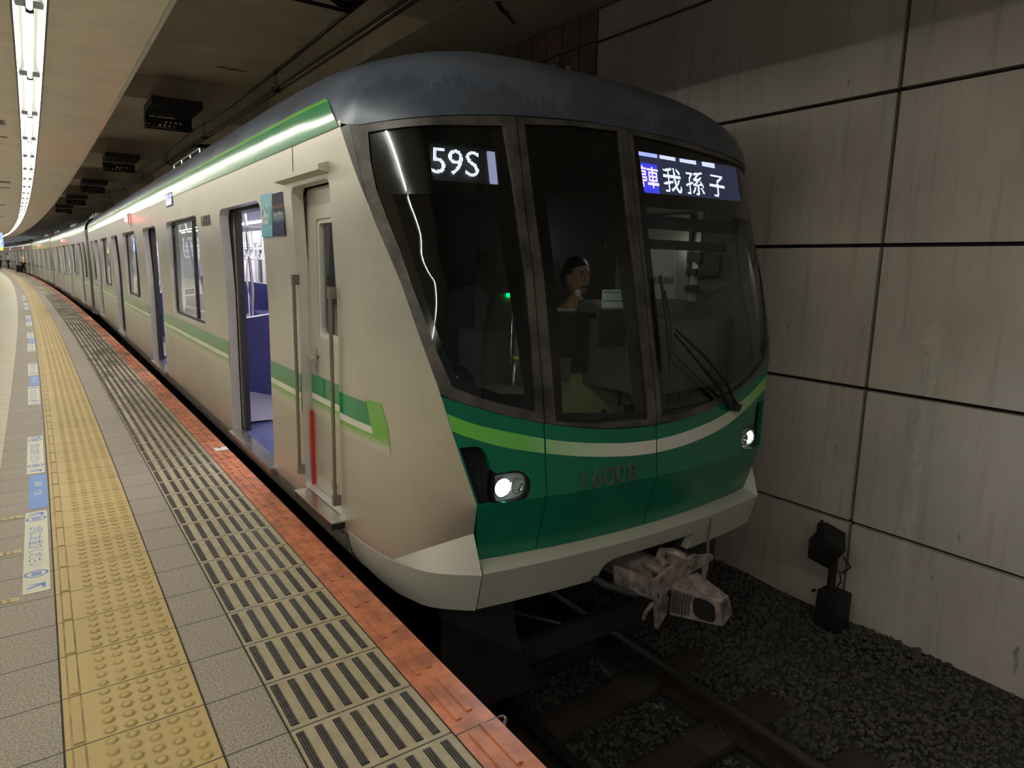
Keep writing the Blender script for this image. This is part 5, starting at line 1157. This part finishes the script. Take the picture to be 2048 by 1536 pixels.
mb = MB(); ys2 = [y for y in ys if y > 58]; mb.grid([[W(-1.175, y, CZ + .045), W(-1.157, y, CZ + .03), W(-1.14, y, CZ + .045)] for y in ys2]); tag(mb.build('light_strip', M['tube']), 'far end of the lit tube line where single tubes merge', 'lamp', kind='stuff')
# ceiling vents
VL = ['nearest dark rectangular ceiling vent left of the light strip', 'thin slot behind the nearest ceiling vent', 'second rectangular vent left of the light strip', 'thin slot behind the second vent', 'third ceiling vent, small, far down the platform', 'fourth ceiling vent, tiny, near the hanging signs']
for i, (u, y, w_, d_) in enumerate(((-1.49, 4.8, .20, .32), (-1.50, 6.0, .22, .05), (-1.60, 12.9, .30, .34), (-1.58, 14.4, .22, .10), (-1.80, 21.3, .34, .30), (-1.9, 29, .34, .4))):
    x, _, _ = W(u, y); mb = MB(); mb.box(x - w_ / 2, x + w_ / 2, y - d_ / 2, y + d_ / 2, CZ - .008, CZ + .02); v = mb.build('ceiling_vent', M['frame']); tag(v, VL[i], 'vent', 'ceiling vents')
    MB().box(x - w_ / 2 + .02, x + w_ / 2 - .02, y - d_ / 2 + .02, y + d_ / 2 - .02, CZ - .010, CZ - .008).build('vent_opening', M['black'], v)
# hanging signs far down the platform
mb = MB(); mb.box(-3.05, -2.30, 29.9, 30.1, 1.84, 2.42); sg = mb.build('platform_sign', glow('sign_blue', (.22, .30, .85), 1.2)); tag(sg, 'lit blue hanging platform sign with a white number 4', 'sign')
mb = MB(); flat_text(mb, '4', .26, .42, lambda a, b: (-2.62 + a, 29.88, 1.92 + b)); mb.build('sign_number', glow('sign_white', (1, 1, 1), 1.6), sg)
mb = MB(); mb.tube([(-2.4, 30, 2.42), (-2.4, 30, 3.05)], .02, 6); mb.tube([(-2.95, 30, 2.42), (-2.95, 30, 3.05)], .02, 6); mb.build('sign_rod', M['steel'], sg)
mb = MB(); mb.box(-4.6, -3.25, 59.9, 60.1, 1.86, 2.30); sg = mb.build('exit_sign', glow('sign_yellow', (.95, .85, .05), 1.3)); tag(sg, 'small lit yellow hanging sign far down the platform', 'sign')
mb = MB(); mb.tube([(-3.6, 60, 2.3), (-3.6, 60, 3.05)], .03, 6); mb.tube([(-4.3, 60, 2.3), (-4.3, 60, 3.05)], .03, 6); mb.build('sign_rod', M['steel'], sg)

# ------------------------------------------------------------------ overhead line
CXW = 1.28
def wx(y): return CXW + (curve(y) if y > 0 else 0)
sup = [.85 + 7.4 * k for k in range(7)]
def msag(y):
    k = (y - .85) / 7.4; f = k - math.floor(k); return 3.78 - .06 * 4 * f * (1 - f)
mb = MB(); pts = [(wx(y), y, msag(y)) for y in [-9 + .74 * i for i in range(90)]]; mb.tube(pts, .018, 6); tag(mb.build('messenger_wire', M['black'], None, 60), 'upper black overhead wire sagging between the ceiling units', 'wire')
for d, lb in ((-.035, 'left one of the two lower overhead wires above the train'), (.035, 'right one of the two lower overhead wires above the train')):
    mb = MB(); mb.tube([(wx(y) + d, y, 3.52) for y in [-9 + 2 * i for i in range(36)]], .013, 6); tag(mb.build('contact_wire', M['black'], None, 60), lb, 'wire', 'contact wires')
DRL = ['wire dropper above the front of the roof', 'wire dropper beside the nearest ceiling unit', 'third wire dropper down the line', 'fourth wire dropper down the line', 'fifth wire dropper down the line', 'last wire dropper in view']
for i, y in enumerate((3.25, 7.3, 11.0, 14.6, 18.2, 22.0)):
    mb = MB(); z1 = msag(y)
    for d in (-.02, .02): mb.tube([(wx(y) + d * .3, y - d, z1), (wx(y) + d, y + d, (z1 + 3.52) / 2), (wx(y), y, 3.54)], .004, 4)
    mb.obox((wx(y), y, 3.525), (.10, .06, .05), None, 0, .01); mb.obox((wx(y), y, z1), (.04, .09, .045), None, 0, .01); tag(mb.build('dropper', M['black'], None, 40), DRL[i], 'dropper', 'droppers of the overhead line')
SUL = ['black ceiling unit holding the overhead wire, cut by the picture top', 'black perforated ceiling unit holding the overhead wire, nearest seen whole', 'second perforated wire unit in the tunnel', 'third perforated wire unit in the tunnel', 'fourth perforated wire unit in the tunnel', 'fifth wire unit, deep in the tunnel']
def support(k):
    y = sup[k]; x = wx(y); r = empty('wire_support', (x, y, 4.10), SUL[k], 'wire support', 'wire support units'); P = lambda mb, n, m=M['black'], p=None: mb.build(n, m, p or r, 40)
    mb = MB(); mb.obox((-.36, -.45, -.065), (.76, .95, .12)); P(mb, 'mounting_plate')
    mb = MB()
    for dx in (-.58, -.20): mb.tube([(dx, -.15, -.02), (dx, -.15, -.24)], .014, 6)
    P(mb, 'hanger_rod')
    # perforated side frame
    holes = [[( -.62 + .075 * i + .022 * math.cos(q * PI / 4), -.205 + .022 * math.sin(q * PI / 4)) for q in range(8)] for i in range(1, 6)] + [[(-.52 + .075 * i + .022 * math.cos(q * PI / 4), -.145 + .022 * math.sin(q * PI / 4)) for q in range(8)] for i in range(1, 5)] + [[(-.70, -.085), (-.30, -.085), (-.30, -.06), (-.70, -.06)], [(-.715 + .018 * math.cos(q * PI / 4), -.20 + .018 * math.sin(q * PI / 4)) for q in range(8)]]
    holes = [h for h in holes]
    mb = MB(); patch(mb, [(-.74, -.24), (-.06, -.24), (-.04, -.04), (-.76, -.04)], holes, lambda a, b: (a, -.22, b - .13), .3, (0, .01, 0)); P(mb, 'perforated_plate')
    mb = MB(); mb.obox((-.39, .05, -.19), (.72, .02, .05)); mb.obox((-.39, .05, -.35), (.72, .02, .03)); mb.obox((-.74, -.08, -.27), (.02, .28, .20)); mb.obox((-.05, -.08, -.27), (.02, .28, .20)); P(mb, 'back_frame')
    mb = MB(); mb.tube([(-.30, -.12, -.30), (-.10, -.05, -.34), (.0, 0, msag(y) - 4.1 - .01)], [.035, .05, .02], 8); P(mb, 'insulator')
for k in range(6): support(k)
mb = MB(); mb.tube([(1.3, 8.8, 3.60), (2.2, 9.2, 3.70), (3.55, 9.6, 3.70)], .035, 6); tag(mb.build('bracket_arm', M['black'], None, 60), 'black bracket arm between the wires and the wall above the train roof', 'bracket')
mb = MB(); mb.tube([(2.43, 6.2, 4.0), (2.43, 7.6, 4.0)], .016, 8); mb.box(2.42, 2.46, 6.3, 6.34, 3.99, 4.12); mb.box(2.42, 2.46, 7.4, 7.44, 3.99, 4.12); tag(mb.build('steel_conduit', M['steel'], None, 60), 'short bright steel conduit below the ceiling step', 'conduit')

# ------------------------------------------------------------------ floodlight on a post
fr = empty('track_signal_lamp', (3.36, -2.92, -1.2), 'black square lamp head on a post with a box, standing beside the wall', 'lamp')
M['sig'] = plain('lamp_black', (.012, .011, .011), .6)
mb = MB(); mb.tube([(0, 0, -.05), (0, 0, .62)], .03, 8); mb.build('post', M['sig'], fr, 60)
R_ = Matrix.Rotation(.55, 3, 'X') @ Matrix.Rotation(.6, 3, 'Z')
mb = MB(); mb.obox((-.01, .06, .72), (.22, .17, .22), R_, 0, .012); mb.obox((-.03, .11, .80), (.26, .02, .06), R_); mb.tube([(.02, -.06, .66), (.03, -.11, .60), (.02, -.06, .54)], .008, 6); mb.build('lamp_head', M['sig'], fr, 40)
mb = MB(); mb.obox((.0, -.03, .24), (.17, .18, .30), None, 0, .01); mb.tube([(-.09, .07, .38), (-.12, .07, .38)], .012, 6); mb.tube([(-.09, .07, .22), (-.12, .07, .22)], .012, 6); mb.build('junction_box', M['sig'], fr, 40)
mb = MB(); mb.tube([(.03, -.02, .39), (.06, -.04, .45), (.05, -.03, .52), (.01, 0, .55)], .006, 6); mb.build('cable', M['sig'], fr, 60)

# ------------------------------------------------------------------ people
M['skin'] = plain('skin', lin(205, 160, 130), .6, 0, .05); M['hair'] = plain('hair_black', (.012, .010, .010), .5); M['shirt_w'] = plain('white_shirt', lin(215, 215, 215), .8); M['dark_cloth'] = plain('dark_cloth', (.012, .012, .016), .8); M['grey_cloth'] = plain('grey_cloth', lin(120, 125, 135), .8); M['tan'] = plain('tan_cloth', lin(180, 160, 120), .8)
def skinned(name, joints, bones, rad, mat, parent, sub=2, root=0):
    me = bpy.data.meshes.new(name); me.from_pydata(joints, bones, []); o = bpy.data.objects.new(name, me); COL.objects.link(o); o.parent = parent
    md = o.modifiers.new('skin', 'SKIN'); sv = me.skin_vertices[0].data if me.skin_vertices else None
    if sv is None:
        bm = bmesh.new(); bm.from_mesh(me); bm.verts.layers.skin.verify(); bm.to_mesh(me); bm.free(); sv = me.skin_vertices[0].data
    for i, r in enumerate(rad): sv[i].radius = (r, r) if not isinstance(r, tuple) else r
    for s in sv: s.use_root = False
    sv[root].use_root = True
    ss = o.modifiers.new('sub', 'SUBSURF'); ss.levels = ss.render_levels = sub; me.materials.append(mat); return o
def person(loc, rz, label, h=1.68, top='shirt_w', bottom='dark_cloth', stride=.12, bag=None):
    r = empty('person', loc, label, 'person', 'people waiting on the platform'); r.rotation_euler.z = rz; s = h / 1.7; r.scale = (s, s, s)
    # continuous body: legs, trunk, neck, arms
    J = [(0, 0, .92), (0, 0, 1.12), (0, .01, 1.34), (0, 0, 1.45), (0, -.01, 1.56),
         (.09, 0, .86), (.10, -stride * .4, .48), (.10, -stride, .09), (.11, -stride - .14, .03),
         (-.09, 0, .86), (-.10, stride * .6, .49), (-.10, stride, .09), (-.11, stride - .14, .03),
         (.18, 0, 1.38), (.24, .03, 1.12), (.22, -.10, .90), (.215, -.14, .83), (-.18, 0, 1.38), (-.24, .03, 1.12), (-.22, -.08, .90), (-.215, -.12, .83)]
    Bn = [(0, 1), (1, 2), (2, 3), (3, 4), (0, 5), (5, 6), (6, 7), (7, 8), (0, 9), (9, 10), (10, 11), (11, 12), (2, 13), (13, 14), (14, 15), (15, 16), (2, 17), (17, 18), (18, 19), (19, 20)]
    Rd = [(.14, .10), (.12, .09), (.15, .10), .055, .05, .08, .055, .04, .035, .08, .055, .04, .035, .055, .042, .03, .035, .055, .042, .03, .035]
    b = skinned('body', J, Bn, Rd, M['skin'], r, 1)
    mb = MB(); mb.lathe([(.001, -.11), (.05, -.10), (.072, -.05), (.078, 0), (.074, .05), (.05, .095), (.001, .11)], (0, -.01, 1.62), 'z', 14); mb.obox((0, -.085, 1.615), (.022, .03, .035), None, 0, .006)
    for sx_ in (-.078, .078): mb.obox((sx_, 0, 1.62), (.014, .03, .05), None, 0, .005)
    mb.build('head', M['skin'], r, 60)
    mb = MB()
    for sx_ in (-.03, .03): mb.obox((sx_, -.080, 1.635), (.018, .006, .008))
    mb.obox((0, -.079, 1.575), (.04, .006, .007)); mb.build('face_features', M['hair'], r)
    mb = MB(); mb.lathe([(.080, -.02), (.086, .02), (.080, .07), (.052, .115), (.001, .125)], (0, .012, 1.625), 'z', 14); mb.obox((0, .06, 1.60), (.13, .06, .12), None, 0, .02); mb.build('hair', M['hair'], r, 60)
    JS = [(0, 0, .95), (0, 0, 1.14), (0, .01, 1.36), (0, 0, 1.43), (.18, 0, 1.385), (.235, .025, 1.15), (-.18, 0, 1.385), (-.235, .025, 1.15)]
    skinned('shirt', JS, [(0, 1), (1, 2), (2, 3), (2, 4), (4, 5), (2, 6), (6, 7)], [(.155, .115), (.135, .105), (.165, .115), .065, .066, .058, .066, .058], M[top], r, 1)
    JT = [(0, 0, .93), (.09, 0, .86), (.10, -stride * .4, .48), (.10, -stride, .10), (-.09, 0, .86), (-.10, stride * .6, .49), (-.10, stride, .10)]
    skinned('trousers', JT, [(0, 1), (1, 2), (2, 3), (0, 4), (4, 5), (5, 6)], [(.155, .115), .095, .07, .055, .095, .07, .055], M[bottom], r, 1)
    mb = MB(); mb.obox((.11, -stride - .06, .035), (.09, .25, .07), None, 0, .02); mb.obox((-.11, stride - .06, .035), (.09, .25, .07), None, 0, .02); mb.build('shoes', M['dark_cloth'], r, 40)
    return r
def P2(u, y): return W(u, y, 0)
person((-2.20, 67.5, 0), 1.2, 'person in a tan top and dark bottoms beside a black suitcase, far down the platform', 1.62, 'tan', 'dark_cloth', .05)
person((-3.38, 88.5, 0), 1.8, 'person in a black top and grey trousers, nearer of the pair at the far left', 1.72, 'dark_cloth', 'grey_cloth', .15)
person((-3.75, 86.5, 0), 2.2, 'person in a white top and dark bottoms beside the one in black, far left', 1.68, 'shirt_w', 'dark_cloth', .15)
person((-4.35, 84.0, 0), -.4, 'person in a pale shirt and dark trousers, leftmost of the far people', 1.75, 'grey_cloth', 'dark_cloth', .28)
sc_ = empty('suitcase', (-2.50, 67.2, 0), 'black wheeled suitcase standing beside the person in the tan top', 'suitcase')
mb = MB(); mb.obox((0, 0, .36), (.42, .28, .60), None, 0, .05); mb.build('case_body', M['dark_cloth'], sc_, 40); mb = MB(); mb.tube([(-.10, .1, .64), (-.10, .1, .92), (.10, .1, .92), (.10, .1, .64)], .012, 6); mb.build('case_handle', M['steel'], sc_, 60)
for dx in (-.2, .2): mb = MB(); mb.lathe([(.001, -.02), (.035, -.02), (.035, .02), (.001, .02)], (dx, .1, .035), 'x', 10); mb.build('case_wheel', M['black'], sc_, 60)
# driver, seated behind the middle window
dv = empty('person', (1.86, -1.62, .02), 'seated train driver in a white shirt behind the middle front window', 'person'); 
J = [(0, 0, .62), (0, .02, .85), (0, .0, 1.12), (0, -.02, 1.24), (0, -.04, 1.32), (.10, -.10, .60), (.12, -.45, .62), (.12, -.45, .2), (-.10, -.10, .60), (-.12, -.45, .62), (-.12, -.45, .2), (.19, 0, 1.16), (.25, -.14, .95), (.16, -.36, .98), (-.19, 0, 1.16), (-.25, -.14, .95), (-.16, -.36, .98)]
skinned('body', J, [(0, 1), (1, 2), (2, 3), (3, 4), (0, 5), (5, 6), (6, 7), (0, 8), (8, 9), (9, 10), (2, 11), (11, 12), (12, 13), (2, 14), (14, 15), (15, 16)], [(.15, .12), (.14, .10), (.16, .10), .06, .055, .09, .07, .05, .09, .07, .05, .06, .045, .035, .06, .045, .035], M['skin'], dv, 2)
skinned('shirt', [(0, 0, .66), (0, .02, .88), (0, 0, 1.13), (0, -.015, 1.20), (.19, 0, 1.165), (.25, -.14, .95), (.19, -.30, .97), (-.19, 0, 1.165), (-.25, -.14, .95), (-.19, -.30, .97)], [(0, 1), (1, 2), (2, 3), (2, 4), (4, 5), (5, 6), (2, 7), (7, 8), (8, 9)], [(.165, .13), (.155, .115), (.175, .115), .07, .072, .058, .048, .072, .058, .048], M['shirt_w'], dv, 2)
skinned('trousers', [(0, 0, .63), (.10, -.10, .60), (.12, -.45, .62), (.12, -.45, .22), (-.10, -.10, .60), (-.12, -.45, .62), (-.12, -.45, .22)], [(0, 1), (1, 2), (2, 3), (0, 4), (4, 5), (5, 6)], [(.16, .13), .10, .085, .06, .10, .085, .06], M['dark_cloth'], dv, 1)
mb = MB(); mb.lathe([(.001, -.125), (.055, -.11), (.078, -.05), (.085, .01), (.08, .06), (.05, .105), (.001, .12)], (0, -.05, 1.43), 'z', 18); mb.obox((0, -.135, 1.42), (.024, .035, .045), None, 0, .008)
for s_ in (-.085, .085): mb.obox((s_, -.04, 1.42), (.016, .035, .06), None, 0, .006)
mb.build('head', M['skin'], dv, 60)
mb = MB()
for s_ in (-.032, .032): mb.obox((s_, -.130, 1.445), (.022, .008, .008)); mb.obox((s_, -.130, 1.468), (.035, .008, .006))
mb.obox((0, -.128, 1.365), (.05, .008, .008)); mb.build('face_features', M['hair'], dv)
mb = MB(); mb.lathe([(.088, .0), (.093, .03), (.086, .08), (.055, .125), (.001, .135)], (0, -.03, 1.44), 'z', 16); mb.obox((0, .03, 1.42), (.15, .07, .14), None, 0, .03); mb.build('hair', M['hair'], dv, 60)
mb = MB(); mb.obox((1.86, -1.55, .48), (.48, .44, .10), None, 0, .04); mb.obox((1.86, -1.36, .80), (.46, .08, .5), None, 0, .03); mb.obox((1.86, -1.5, .26), (.14, .14, .36)); part(mb, 'driver_seat', M['cab_dark'], smooth=40)
